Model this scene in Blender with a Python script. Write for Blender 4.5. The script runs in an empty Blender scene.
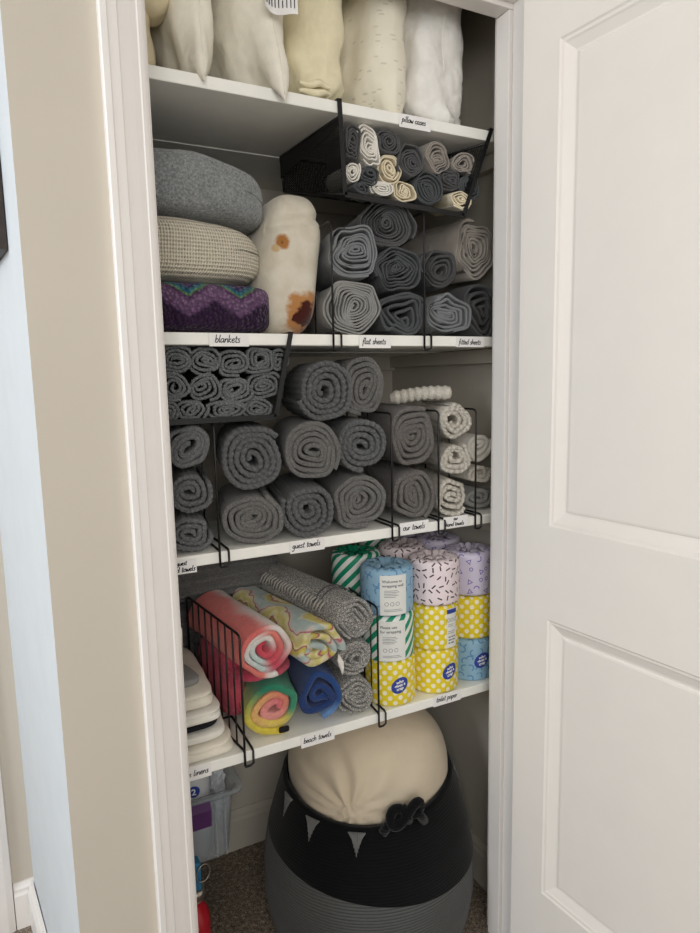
import bpy, bmesh, math, random
from mathutils import Vector, Matrix, noise
random.seed(7)
SC = bpy.context.scene
COL = SC.collection
PI = math.pi

# ------------------------------------------------------------------ colour
def lin(h):
    h = h.lstrip('#')
    v = [int(h[i:i+2], 16)/255 for i in (0, 2, 4)]
    return tuple(x/12.92 if x <= .04045 else ((x+.055)/1.055)**2.4 for x in v) + (1.0,)

# ------------------------------------------------------------------ objects
def thing(name, label, cat, loc=(0, 0, 0), group=None):
    o = bpy.data.objects.new(name, None)
    o.empty_display_size = .02
    COL.objects.link(o)
    o.location = loc
    o['label'] = label; o['category'] = cat
    if group: o['group'] = group
    return o

def wloc(o):
    v = Vector((0, 0, 0))
    while o is not None:
        v += Vector(o.location); o = o.parent
    return v

def tag(o, label, cat, group=None):
    o['label'] = label; o['category'] = cat
    if group: o['group'] = group
    return o

class MB:
    """collects geometry in world metres, builds ONE mesh object"""
    def __init__(s):
        s.v = []; s.f = []; s.uv = []; s.sm = []
    def add(s, verts, faces, uvs=None, smooth=True):
        b = len(s.v)
        s.v += [tuple(p) for p in verts]
        for i, f in enumerate(faces):
            s.f.append(tuple(b+k for k in f)); s.sm.append(smooth)
            s.uv.append([uvs[k] for k in f] if uvs else [(0, 0)]*len(f))
    def box(s, x0, x1, y0, y1, z0, z1):
        v = [(x, y, z) for x in (x0, x1) for y in (y0, y1) for z in (z0, z1)]
        s.add(v, [(0, 1, 3, 2), (4, 6, 7, 5), (0, 4, 5, 1), (2, 3, 7, 6), (0, 2, 6, 4), (1, 5, 7, 3)], smooth=False)
    def bbox(s, x0, x1, y0, y1, z0, z1, b=.003):
        """box with bevelled edges"""
        bm = bmesh.new()
        bmesh.ops.create_cube(bm, size=1)
        for v in bm.verts:
            v.co = Vector(((x0+x1)/2+v.co.x*(x1-x0), (y0+y1)/2+v.co.y*(y1-y0), (z0+z1)/2+v.co.z*(z1-z0)))
        bmesh.ops.bevel(bm, geom=bm.edges[:], offset=b, segments=2, profile=.5, affect='EDGES')
        bm.verts.index_update()
        s.add([v.co[:] for v in bm.verts], [[v.index for v in f.verts] for f in bm.faces], smooth=False)
        bm.free()
    def prism(s, prof, axis, a, b, smooth=False):
        """closed 2-D profile swept along an axis; prof gives the other two coordinates in order"""
        def pt(p, t):
            if axis == 'x': return (t, p[0], p[1])
            if axis == 'y': return (p[0], t, p[1])
            return (p[0], p[1], t)
        n = len(prof)
        v = [pt(p, a) for p in prof]+[pt(p, b) for p in prof]
        f = [(i, (i+1) % n, n+(i+1) % n, n+i) for i in range(n)]+[tuple(range(n-1, -1, -1)), tuple(range(n, 2*n))]
        s.add(v, f, smooth=smooth)
    def tube(s, pts, r, sides=8, closed=False, caps=True):
        P = [Vector(p) for p in pts]; n = len(P)
        rr = r if isinstance(r, (list, tuple)) else [r]*n
        T = []
        for i in range(n):
            a = P[(i-1) % n] if (closed or i > 0) else P[i]
            b = P[(i+1) % n] if (closed or i < n-1) else P[i]
            T.append((b-a).normalized())
        up = Vector((0, 0, 1)) if abs(T[0].z) < .9 else Vector((1, 0, 0))
        N = (up-T[0]*up.dot(T[0])).normalized()
        vs = []
        for i in range(n):
            N = (N-T[i]*N.dot(T[i]))
            N = N.normalized() if N.length > 1e-6 else T[i].orthogonal().normalized()
            Bn = T[i].cross(N)
            for k in range(sides):
                a = 2*PI*k/sides
                vs.append(P[i]+(N*math.cos(a)+Bn*math.sin(a))*rr[i])
        fs = []
        for i in range(n if closed else n-1):
            j = (i+1) % n
            for k in range(sides):
                k2 = (k+1) % sides
                fs.append((i*sides+k, i*sides+k2, j*sides+k2, j*sides+k))
        if caps and not closed:
            fs.append(tuple(range(sides-1, -1, -1)))
            fs.append(tuple((n-1)*sides+k for k in range(sides)))
        s.add(vs, fs)
    def lathe(s, prof, cx, cy, n=48, uvs=True):
        """prof: list of (radius, z)"""
        vs = []; uv = []; L = 0
        m = len(prof)
        for i, (r, z) in enumerate(prof):
            if i: L += math.hypot(r-prof[i-1][0], z-prof[i-1][1])
            for k in range(n+1):
                a = 2*PI*k/n
                vs.append((cx+r*math.cos(a), cy+r*math.sin(a), z)); uv.append((a, L))
        fs = [(i*(n+1)+k, i*(n+1)+k+1, (i+1)*(n+1)+k+1, (i+1)*(n+1)+k) for i in range(m-1) for k in range(n)]
        s.add(vs, fs, uv)
    def strip(s, pts, w, nrm=(0, -1, 0), th=.0016):
        """flat metal strap following pts, width w, along x"""
        P = [Vector(p) for p in pts]
        for a, b in zip(P[:-1], P[1:]):
            d = (b-a).normalized(); n = Vector(nrm)
            side = d.cross(n)
            if side.length < 1e-4: side = Vector((1, 0, 0))
            side.normalize(); n2 = side.cross(d).normalized()
            e = d*th*.5
            v = []
            for q in (a-e, b+e):
                for sx in (-1, 1):
                    for sn in (-1, 1):
                        v.append(q+side*sx*w/2+n2*sn*th/2)
            s.add(v, [(0, 1, 3, 2), (4, 6, 7, 5), (0, 4, 5, 1), (2, 3, 7, 6), (0, 2, 6, 4), (1, 5, 7, 3)], smooth=False)
    def build(s, name, m, parent=None, origin=None):
        me = bpy.data.meshes.new(name)
        if parent is not None: base = wloc(parent)
        else: base = Vector(origin) if origin is not None else Vector((0, 0, 0))
        me.from_pydata([tuple(Vector(p)-base) for p in s.v], [], s.f)
        me.polygons.foreach_set('use_smooth', s.sm)
        if any(any(u != (0, 0) for u in q) for q in s.uv):
            ul = me.uv_layers.new(name='UVMap')
            flat = [c for q in s.uv for u in q for c in u]
            ul.data.foreach_set('uv', flat)
        me.update()
        if m: me.materials.append(m)
        o = bpy.data.objects.new(name, me)
        COL.objects.link(o)
        if parent is not None: o.parent = parent
        elif origin is not None: o.location = origin
        return o

def struct(name, mb, m, parent=None):
    o = mb.build(name, m, parent)
    if parent is None: o['kind'] = 'structure'
    return o

# ------------------------------------------------------------------ materials
class NT:
    def __init__(s, name):
        s.m = bpy.data.materials.new(name); s.m.use_nodes = True
        s.t = s.m.node_tree; s.b = s.t.nodes['Principled BSDF']
    def n(s, typ, **kw):
        q = s.t.nodes.new(typ)
        for k, v in kw.items():
            if k.startswith('i_'): q.inputs[k[2:].replace('_', ' ')].default_value = v
            else: setattr(q, k, v)
        return q
    def l(s, a, b): s.t.links.new(a, b)
    def math(s, op, a, b=None, c=None):
        q = s.t.nodes.new('ShaderNodeMath'); q.operation = op
        for i, x in enumerate((a, b, c)):
            if x is None: continue
            if isinstance(x, (int, float)): q.inputs[i].default_value = x
            else: s.l(x, q.inputs[i])
        return q.outputs[0]
    def mix(s, fac, a, b):
        q = s.t.nodes.new('ShaderNodeMix'); q.data_type = 'RGBA'
        for sock, x in ((q.inputs['Factor'], fac), (q.inputs['A'], a), (q.inputs['B'], b)):
            if isinstance(x, (int, float, tuple)):
                sock.default_value = x
            else: s.l(x, sock)
        for i in q.inputs:
            pass
        return q.outputs['Result']
    def ramp(s, fac, stops, interp='LINEAR'):
        q = s.t.nodes.new('ShaderNodeValToRGB'); cr = q.color_ramp; cr.interpolation = interp
        while len(cr.elements) < len(stops): cr.elements.new(.5)
        for e, (p, c) in zip(cr.elements, stops):
            e.position = p; e.color = c if isinstance(c, tuple) else lin(c)
        if fac is not None: s.l(fac, q.inputs[0])
        return q.outputs['Color']
    def obj(s):
        return s.n('ShaderNodeTexCoord').outputs['Object']
    def uv(s):
        return s.n('ShaderNodeTexCoord').outputs['UV']
    def noise(s, scale, detail=3, vec=None, rough=.55):
        q = s.n('ShaderNodeTexNoise'); q.inputs['Scale'].default_value = scale
        q.inputs['Detail'].default_value = detail; q.inputs['Roughness'].default_value = rough
        s.l(vec if vec is not None else s.obj(), q.inputs['Vector'])
        return q.outputs['Fac']
    def vor(s, scale, vec=None, feature='F1', rnd=1.0, dim='3D'):
        q = s.n('ShaderNodeTexVoronoi'); q.feature = feature; q.voronoi_dimensions = dim
        q.inputs['Scale'].default_value = scale; q.inputs['Randomness'].default_value = rnd
        s.l(vec if vec is not None else s.obj(), q.inputs['Vector'])
        return q
    def bump(s, h, strength=.5, dist=.002, prev=None):
        q = s.n('ShaderNodeBump'); q.inputs['Strength'].default_value = strength
        q.inputs['Distance'].default_value = dist
        s.l(h, q.inputs['Height'])
        if prev is not None: s.l(prev, q.inputs['Normal'])
        s.l(q.outputs[0], s.b.inputs['Normal'])
        return q.outputs[0]
    def col(s, c):
        if isinstance(c, tuple): s.b.inputs['Base Color'].default_value = c
        else: s.l(c, s.b.inputs['Base Color'])
    def set(s, rough=.8, spec=.3, sheen=0, metal=0):
        s.b.inputs['Roughness'].default_value = rough
        s.b.inputs['Specular IOR Level'].default_value = spec
        s.b.inputs['Sheen Weight'].default_value = sheen
        s.b.inputs['Metallic'].default_value = metal

def vary(a, k):
    return tuple(max(0, min(1, x*k)) for x in a[:3])+(1,)

def plain(name, c, rough=.5, spec=.4, metal=0, bump=None, var=.06, vscale=14):
    t = NT(name); a = lin(c)
    t.col(t.ramp(t.noise(vscale, 3), [(.3, vary(a, 1-var)), (.7, vary(a, 1+var))]))
    t.set(rough, spec, metal=metal)
    if bump: t.bump(t.noise(bump[0], 4), bump[1], bump[2])
    return t.m

def cloth(name, c, var=.14, vscale=40, weave=None, fuzz=None, wrinkle=None, sheen=.15, c2=None):
    """weave=(scale,strength) fine threads, fuzz=(scale,strength) terry loops, wrinkle=(scale,strength,dist)"""
    t = NT(name); a = lin(c)
    fac = t.noise(vscale, 5, rough=.7)
    t.col(t.ramp(fac, [(.28, vary(a, 1-var) if c2 is None else lin(c2)), (.72, vary(a, 1+var))]))
    t.set(.95, .12, sheen)
    prev = None
    if wrinkle: prev = t.bump(t.noise(wrinkle[0], 3), wrinkle[1], wrinkle[2])
    if fuzz:
        v = t.vor(fuzz[0])
        h = t.math('SUBTRACT', 1.0, v.outputs['Distance'])
        prev = t.bump(h, fuzz[1], .0025, prev)
    if weave:
        w = t.noise(weave[0], 2)
        prev = t.bump(w, weave[1], .001, prev)
    return t.m

M = {}
M['wall'] = plain('painted_wall', '#c9c0b2', .85, .2, bump=(160, .12, .0012), var=.02, vscale=4)
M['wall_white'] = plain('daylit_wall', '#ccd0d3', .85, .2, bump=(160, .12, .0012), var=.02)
M['closet_wall'] = plain('closet_wall', '#bcb6aa', .85, .2, bump=(160, .1, .001), var=.03)
M['trim'] = plain('white_trim', '#e9e4df', .42, .4, var=.012)
M['door'] = plain('door_paint', '#e4ddd5', .5, .35, bump=(420, .06, .0006), var=.012)
M['shelf'] = plain('shelf_paint', '#f6f5ee', .5, .35, bump=(60, .05, .001), var=.03)
M['shelf_under'] = plain('shelf_underside', '#b9bab6', .6, .3, var=.05)
M['ceiling'] = plain('ceiling_paint', '#dedbd5', .9, .1)
M['black'] = plain('black_wire', '#101011', .45, .45)
M['card'] = plain('card', '#f0eeec', .6, .3, var=.01)
M['ink'] = plain('ink', '#18161a', .6, .2)
M['steel'] = plain('brushed_steel', '#b9b4a8', .3, .5, metal=.9)
M['darkwood'] = plain('dark_wood', '#2e221c', .5, .4, var=.3, vscale=60)

def carpet():
    t = NT('carpet')
    f = t.noise(260, 2, rough=.8)
    g = t.noise(90, 3)
    mx = t.math('ADD', t.math('MULTIPLY', f, .65), t.math('MULTIPLY', g, .35))
    t.col(t.ramp(mx, [(.36, '#2c241d'), (.45, '#6a5c4e'), (.54, '#978775'), (.64, '#d6c8b2')]))
    t.set(1, .05, .2)
    t.bump(mx, 1, .012)
    return t.m
M['carpet'] = carpet()

GR = dict(fuzz=(300, .9), vscale=300, var=.5)
M['terry'] = cloth('grey_terry', '#6b6c6d', **GR)
M['terry2'] = cloth('mid_grey_terry', '#6f6e6c', **GR)
M['terry_blue'] = cloth('slate_terry', '#6f7273', **GR)
M['terry_warm'] = cloth('warm_grey_terry', '#6d6966', **GR)
M['terry_white'] = cloth('white_terry', '#dcd6ca', fuzz=(330, 1), vscale=70, var=.16)
M['sheet_dark'] = cloth('charcoal_cotton', '#535354', weave=(900, .2), wrinkle=(45, .5, .006), var=.08)
M['sheet_slate'] = cloth('slate_cotton', '#4e5153', weave=(900, .2), wrinkle=(45, .5, .006), var=.08)
M['sheet_grey'] = cloth('grey_cotton', '#7d8082', weave=(900, .2), wrinkle=(45, .5, .006), var=.07)
M['sheet_light'] = cloth('light_grey_cotton', '#90908d', weave=(900, .2), wrinkle=(45, .5, .006), var=.07)
M['sheet_beige'] = cloth('warm_grey_cotton', '#99928a', weave=(900, .2), wrinkle=(40, .5, .006), var=.07)
M['sheet_ivory'] = cloth('ivory_cotton', '#e3dfd6', weave=(900, .2), wrinkle=(60, .4, .004), var=.05)
M['sheet_cream'] = cloth('cream_cotton', '#e2d6ba', weave=(900, .2), wrinkle=(60, .4, .004), var=.06)

# ------------------------------------------------------------------ shape makers
def nz(p, s=1.0, seed=0.0):
    return noise.noise(Vector((p[0]*s+seed*7.13, p[1]*s-seed*3.71, p[2]*s+seed*1.93)))

def roll(cx, cz, rx, rz, yf, L, t, seed=0, fill=.88, cap=None, braid=0, lam=.011, poly=0, polyk=6, warp=.10,
         tail=-60, dirn=1, slope=(0, 0), yamp=.003, dome=.0, wob=.0, gap=0, ds=None, ny=4, polytw=1.2, rot=0, tilt=None, capk=.30, sq=2.0):
    """a cloth sheet wound on itself: every visible turn is a real fold with a rounded edge"""
    rnd = random.Random(seed)
    R = (rx+rz)/2
    cap = t*capk if cap is None else cap
    tilt = slope[0] if tilt is None else tilt
    rin = t*.55
    rout = R-t/2
    n = (rout-rin)/t
    th_tot = 2*PI*n
    ds = ds or max(.0022, t*.3)
    if braid: ds = min(ds, lam/5)
    C = []; s = 0; th = 0
    while th < th_tot:
        r = rin+t*th/(2*PI)
        C.append((th, r, s)); d = ds/max(r, .5*t); d = min(d, .5)
        th += d; s += r*d
    C.append((th_tot, rout, s))
    ph = rnd.random()*6.28
    P = []
    t0 = math.radians(tail)
    sx, sz = rx/R, rz/R
    ca, sa = math.cos(rot), math.sin(rot)
    for th, r, s in C:
        rho = r/R
        phi = t0-(th_tot-th)*dirn
        m = 1+poly*math.cos(polyk*phi+ph+polytw*(1-rho)*3)*(.5+.5*rho)
        if gap: m += gap*t/R*noise.noise(Vector((s*9, seed*3.3, 0)))
        if sq > 2:
            m *= 1+rho*((abs(math.cos(phi))**sq+abs(math.sin(phi))**sq)**(-1/sq)-1)
        x, z = r*m*math.cos(phi), r*m*math.sin(phi)
        w = warp*R*(1.15-.75*rho)
        q = Vector((x/R*1.3+seed*5.1, z/R*1.3-seed*2.7, seed*1.3))
        x += w*noise.noise(q); z += w*noise.noise(q+Vector((31, 17, 5)))
        x, z = x*sx, z*sz
        P.append((x*ca-z*sa, x*sa+z*ca))
    N = len(P)
    prof_n = 5
    verts = []; uvs = []; faces = []
    for i, (x, z) in enumerate(P):
        a = P[max(0, i-1)]; b = P[min(N-1, i+1)]
        tx, tz = b[0]-a[0], b[1]-a[1]
        l = math.hypot(tx, tz) or 1
        nx, nzv = tz/l*dirn, -tx/l*dirn      # outward
        th, r, s = C[i]; rho = r/R
        h = t/2*fill
        br = 0
        if braid:
            br = .5+.5*math.cos(2*PI*s/lam)
            h *= .78+.30*br
        y0 = yf+yamp*noise.noise(Vector((s*14, seed*2.1, 3)))+dome*(1-rho)**2
        y0 -= tilt*x
        # inner side
        row = [(-h, yf+L), (-h, y0+cap)]
        for k in range(1, prof_n+1):
            al = -PI/2+PI*k/(prof_n+1)
            bk_ = 0
            if braid:
                bk_ = braid*(.5+.5*math.cos(2*PI*(s/lam+.42*math.sin(al))))*math.cos(al)**.6
            row.append((h*math.sin(al), y0+cap*(1-math.cos(al))-bk_))
        row.append((h, y0+cap))
        for k in range(1, ny+1):
            row.append((h, y0+cap+(yf+L-y0-cap)*k/ny))
        for j, (o, y) in enumerate(row):
            o2 = o
            if wob and o > 0 and y > yf+cap*1.5:
                o2 = o+wob*noise.noise(Vector((x*26+seed, z*26, y*16)))
            dy = y-yf
            verts.append((cx+x+nx*o2+slope[0]*dy, y, cz+z+nzv*o2+slope[1]*dy))
            uvs.append((s, y-yf+.001))
    K = len(row)
    for i in range(N-1):
        for j in range(K-1):
            f = (i*K+j, i*K+j+1, (i+1)*K+j+1, (i+1)*K+j)
            faces.append(f if dirn > 0 else f[::-1])
    e = (N-1)*K                       # close the loose end of the sheet
    lo, hi = e, e+K-1
    while hi-lo > 1:
        faces.append((lo, lo+1, hi-1, hi) if hi-1 > lo+1 else (lo, lo+1, hi))
        lo += 1; hi -= 1
    mb = MB(); mb.add(verts, faces, uvs)
    return mb

def softbox(cx, cy, cz, hx, hy, hz, p=5, n=20, disp=None, mb=None, rotz=0, shear=(0, 0), smooth=True):
    """rounded, stuffed block (p-norm ball); disp(u,v,w,point)->point"""
    mb = mb or MB()
    idx = {}; V = []; F = []; UV = []
    def vid(i, j, k):
        key = (i, j, k)
        if key in idx: return idx[key]
        v = [2*a/n-1 for a in key]
        v = [math.sin(a*PI/2*.85)/math.sin(PI/2*.85) for a in v]
        inf = max(abs(a) for a in v); pn = sum(abs(a)**p for a in v)**(1/p)
        q = [a*inf/pn for a in v]
        pt = Vector((q[0]*hx, q[1]*hy, q[2]*hz))
        if disp: pt = Vector(disp(q[0], q[1], q[2], pt))
        pt.x += shear[0]*pt.z; pt.y += shear[1]*pt.z
        if rotz:
            c, s = math.cos(rotz), math.sin(rotz)
            pt = Vector((pt.x*c-pt.y*s, pt.x*s+pt.y*c, pt.z))
        idx[key] = len(V); V.append(pt+Vector((cx, cy, cz))); UV.append((q[0]*hx+.0001, q[2]*hz))
        return idx[key]
    for a in range(n):
        for b in range(n):
            F.append((vid(a, b, 0), vid(a, b+1, 0), vid(a+1, b+1, 0), vid(a+1, b, 0)))
            F.append((vid(a, b, n), vid(a+1, b, n), vid(a+1, b+1, n), vid(a, b+1, n)))
            F.append((vid(a, 0, b), vid(a+1, 0, b), vid(a+1, 0, b+1), vid(a, 0, b+1)))
            F.append((vid(a, n, b), vid(a, n, b+1), vid(a+1, n, b+1), vid(a+1, n, b)))
            F.append((vid(0, a, b), vid(0, a, b+1), vid(0, a+1, b+1), vid(0, a+1, b)))
            F.append((vid(n, a, b), vid(n, a+1, b), vid(n, a+1, b+1), vid(n, a, b+1)))
    mb.add(V, F, UV, smooth)
    return mb

def wrinkler(amp, sc, seed, axis=1):
    def d(u, v, w, p):
        q = Vector(p)
        k = noise.noise(Vector((p.x*sc+seed*3, p.y*sc*.6, p.z*sc-seed)))
        k2 = noise.noise(Vector((p.x*sc*2.3-seed, p.y*sc*1.4, p.z*sc*2.3+seed)))
        L = max(q.length, 1e-4)
        return q+q/L*amp*(k+.5*k2)
    return d

# ------------------------------------------------------------------ hand-lettering (stroke alphabet drawn here)
GL = {
 'a': (1.1, [[(.8, .8), (.5, 1), (.15, .8), (.05, .4), (.2, .05), (.5, .1), (.8, .5), (.85, .95), (.82, .3), (.95, 0), (1.12, .15)]]),
 'b': (.95, [[(.1, 2), (.12, 1), (.1, 0), (.15, .6), (.5, 1), (.8, .7), (.7, .15), (.35, 0), (.1, .2)]]),
 'c': (.9, [[(.75, .8), (.5, 1), (.15, .7), (.1, .3), (.4, 0), (.85, .2)]]),
 'd': (1.1, [[(.75, .8), (.45, 1), (.1, .6), (.15, .1), (.5, .05), (.8, .6), (.9, 2), (.85, .4), (1.02, 0)]]),
 'e': (.9, [[(.1, .5), (.5, .55), (.7, .8), (.5, 1), (.15, .75), (.1, .3), (.4, 0), (.88, .25)]]),
 'f': (.8, [[(.8, 1.8), (.55, 2), (.4, 1.5), (.35, .5), (.3, -.7)], [(.05, .9), (.75, 1)]]),
 'g': (1.0, [[(.75, .85), (.45, 1), (.1, .6), (.3, .1), (.7, .4), (.8, .95), (.75, -.5), (.4, -.9), (.05, -.6)]]),
 'h': (1.0, [[(.1, 2), (.1, 0), (.2, .6), (.5, 1), (.75, .7), (.75, .2), (.98, 0)]]),
 'i': (.5, [[(.2, 1), (.2, .2), (.45, 0)], [(.22, 1.4), (.26, 1.5)]]),
 'k': (.9, [[(.1, 2), (.1, 0)], [(.7, 1), (.12, .45), (.85, 0)]]),
 'l': (.52, [[(.2, 2), (.15, .6), (.25, .05), (.5, .1)]]),
 'n': (1.0, [[(.1, 1), (.1, 0), (.2, .6), (.5, 1), (.75, .7), (.75, .2), (.98, 0)]]),
 'o': (.95, [[(.5, 1), (.15, .8), (.1, .3), (.45, 0), (.8, .3), (.75, .8), (.45, 1), (.95, .95)]]),
 'p': (.95, [[(.1, 1), (.1, -.9)], [(.1, .6), (.45, 1), (.8, .7), (.65, .1), (.15, .1)]]),
 'r': (.75, [[(.1, 1), (.12, 0), (.2, .6), (.45, .95), (.7, .9)]]),
 's': (.8, [[(.7, .9), (.4, 1), (.15, .75), (.5, .5), (.65, .2), (.35, 0), (.05, .15)]]),
 't': (.7, [[(.3, 1.7), (.28, .3), (.4, 0), (.68, .1)], [(.02, 1.1), (.65, 1.15)]]),
 'u': (1.0, [[(.1, 1), (.12, .3), (.35, 0), (.7, .4), (.78, 1), (.78, .2), (1, 0)]]),
 'w': (1.2, [[(.05, 1), (.2, .1), (.35, .1), (.55, .8), (.7, .1), (.9, .1), (1.12, 1)]]),
 ' ': (.7, []),
}
def smooth_line(p, k=4):
    if len(p) < 3: return p
    o = []
    for i in range(len(p)-1):
        p0, p1, p2, p3 = p[max(0, i-1)], p[i], p[i+1], p[min(len(p)-1, i+2)]
        for j in range(k):
            t = j/k
            o.append(tuple(.5*(2*b+(c-a)*t+(2*a-5*b+4*c-d)*t*t+(3*b-a-3*c+d)*t**3) for a, b, c, d in zip(p0, p1, p2, p3)))
    return o+[p[-1]]
def handwriting(text, x, y, z, xh, w, centre=True, slant=.22):
    """flat ink strokes in the plane Y=y"""
    tot = sum(GL[c][0] for c in text)*xh
    ox = x-tot/2 if centre else x-tot
    mb = MB()
    for c in text:
        adv, strokes = GL[c]
        for st in strokes:
            pts = smooth_line(st)
            pts = [(ox+(px+slant*py)*xh, z+py*xh) for px, py in pts]
            vs = []
            for i, p in enumerate(pts):
                a = pts[max(0, i-1)]; b = pts[min(len(pts)-1, i+1)]
                d = math.hypot(b[0]-a[0], b[1]-a[1]) or 1
                n = (-(b[1]-a[1])/d*w/2, (b[0]-a[0])/d*w/2)
                vs += [(p[0]+n[0], y, p[1]+n[1]), (p[0]-n[0], y, p[1]-n[1])]
            mb.add(vs, [(2*i, 2*i+1, 2*i+3, 2*i+2) for i in range(len(pts)-1)], smooth=False)
        ox += adv*xh
    return mb

def text_mesh(body, size, bold=0.0, spacing=1.0, align='LEFT', line=1.0):
    cu = bpy.data.curves.new('txt', 'FONT'); cu.body = body; cu.size = size; cu.offset = bold
    cu.space_character = spacing; cu.align_x = align; cu.space_line = line; cu.resolution_u = 2
    o = bpy.data.objects.new('txt', cu); COL.objects.link(o)
    dg = bpy.context.evaluated_depsgraph_get()
    me = bpy.data.meshes.new_from_object(o.evaluated_get(dg))
    v = [tuple(q.co) for q in me.vertices]; f = [tuple(p.vertices) for p in me.polygons]
    bpy.data.objects.remove(o); bpy.data.meshes.remove(me); bpy.data.curves.remove(cu)
    return v, f

# ------------------------------------------------------------------ room
ZS = (1.838, 1.412, 1.015, .609)      # shelf tops
TH = .0215
XL, XR = -.09, .765                   # closet side walls
YB = .522                             # closet back wall
YF = -.125                            # face of the front wall
JL, JR = -.022, .688                  # jamb faces
HZ = 2.04

m = MB(); m.box(-3.5, 3.5, -4, 3, -.05, 0); struct('floor', m, M['carpet'])
m = MB(); m.box(-3.5, 3.5, -4, 3, 2.46, 2.5); struct('ceiling', m, M['ceiling'])
m = MB(); m.box(XL-.0, XR, YB, YB+.1, 0, 2.46); struct('wall_back', m, M['closet_wall'])
m = MB(); m.box(XR, XR+.1, -.03, YB+.1, 0, 2.46); struct('wall_right', m, M['closet_wall'])
m = MB(); m.prism([(XL, -.03), (XL, YB+.1), (XL-.09, YB+.1), (XL-.09, -.03)], 'z', 0, 2.46); struct('wall_left', m, M['closet_wall'])
# front wall: left strip, right strip, over the door
m = MB(); m.box(-.207, JL-.02, YF, -.03, 0, 2.46); struct('wall_front', m, M['wall'])
m = MB(); m.box(JR+.02, 2.6, YF, -.03, 0, 2.46); struct('wall_front_right', m, M['wall'])
m = MB(); m.box(JL-.02, JR+.02, YF, -.03, HZ+.02, 2.46); struct('wall_front_top', m, M['wall'])
# daylit side of the closet box
m = MB(); m.prism([(-.207, YF+.0005), (-.1805, -.03), (-.1805, .54), (-.293, .54)], 'z', 0, 2.46); struct('wall_side', m, M['wall_white'])
m = MB(); m.box(-3.4, -.27, .515, .6, 0, 2.46); struct('wall_hall', m, M['wall'])

def baseboard(name, axis, a, b, at, sgn, mt='trim'):
    prof = [(0, 0), (.013, 0), (.013, .088), (.010, .096), (.010, .104), (.006, .112), (.004, .118), (0, .118)]
    m = MB(); m.prism([(at+sgn*p, z) for p, z in prof], axis, a, b); return struct(name, m, M[mt])
baseboard('baseboard_back', 'x', XL, XR, YB, -1, 'closet_wall')
baseboard('baseboard_right', 'y', -.03, YB-.013, XR, -1, 'closet_wall')
baseboard('baseboard_hall', 'x', -.334, -.285, .515, -1)
m = MB()
prof = [(0, 0), (.013, 0), (.013, .088), (.010, .096), (.010, .104), (.006, .112), (.004, .118), (0, .118)]
A = Vector((-.207, YF, 0)); Bp = Vector((-.291, .502, 0)); d = (Bp-A).normalized(); nn = Vector((-d.y*-1, -d.x, 0)); nn = Vector((-abs(d.y), d.x, 0)).normalized()
vs = [A+nn*p+Vector((0, 0, z)) for p, z in prof]+[Bp+nn*p+Vector((0, 0, z)) for p, z in prof]
k = len(prof)
m.add(vs, [(i, (i+1) % k, k+(i+1) % k, k+i) for i in range(k)]+[tuple(range(k)), tuple(range(2*k-1, k-1, -1))], smooth=False)
struct('baseboard_side', m, M['trim'])

# door casings
def casing(prof_fn, name, axis, a, b):
    m = MB(); m.prism(prof_fn, axis, a, b); return struct(name, m, M['trim'])
def casing_prof(inner, sgn):
    q = [(0, 0), (0, .009), (.004, .011), (.009, .012), (.011, .0105), (.020, .0125), (.036, .015), (.038, .0165), (.050, .0172), (.052, .0185), (.060, .0185), (.062, .016), (.062, 0)]
    return [(inner+sgn*x, YF-y) for x, y in q]
casing(casing_prof(JL-.004, -1), 'trim_1', 'z', 0, HZ+.066)
casing(casing_prof(JR+.004, 1), 'trim_2', 'z', 0, HZ+.066)
q = [(0, 0), (0, .009), (.004, .011), (.009, .012), (.011, .0105), (.020, .0125), (.036, .015), (.052, .0185), (.060, .0185), (.062, 0)]
casing([(YF-y, HZ+.004+x) for x, y in q], 'trim_3', 'x', JL-.004, JR+.004)
m = MB(); m.box(JL-.02, JL, YF, -.029, 0, HZ); struct('trim_4', m, M['trim'])
m = MB(); m.box(JR, JR+.02, YF, -.029, 0, HZ); struct('trim_5', m, M['trim'])
m = MB(); m.box(JL-.02, JR+.02, YF, -.029, HZ, HZ+.02); struct('trim_6', m, M['trim'])
# door stops
m = MB(); m.bbox(JR-.010, JR, -.083, -.044, 0, HZ-.011, .0015); struct('trim_7', m, M['trim'])
m = MB(); m.bbox(JL, JR, -.083, -.044, HZ-.010, HZ, .0015); struct('trim_8', m, M['trim'])
# casing of the hall door, far left
m = MB(); m.prism([(-.336, .515), (-.336, .502), (-.35, .497), (-.40, .495), (-.40, .515)], 'z', 0, 2.1); struct('trim_9', m, M['trim'])
sp = MB(); sp.bbox(JL-.001, JL+.0025, -.108, -.082, .872, .945, .001)
sp.tube([(JL+.001, -.108, .885), (JL+.002, -.116, .89), (JL+.002, -.116, .927), (JL+.001, -.108, .932)], .0018)
tag(sp.build('strike_plate', M['steel'], None, (JL, -.095, .872)), 'small metal strike plate on the left door jamb', 'strike plate')

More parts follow.
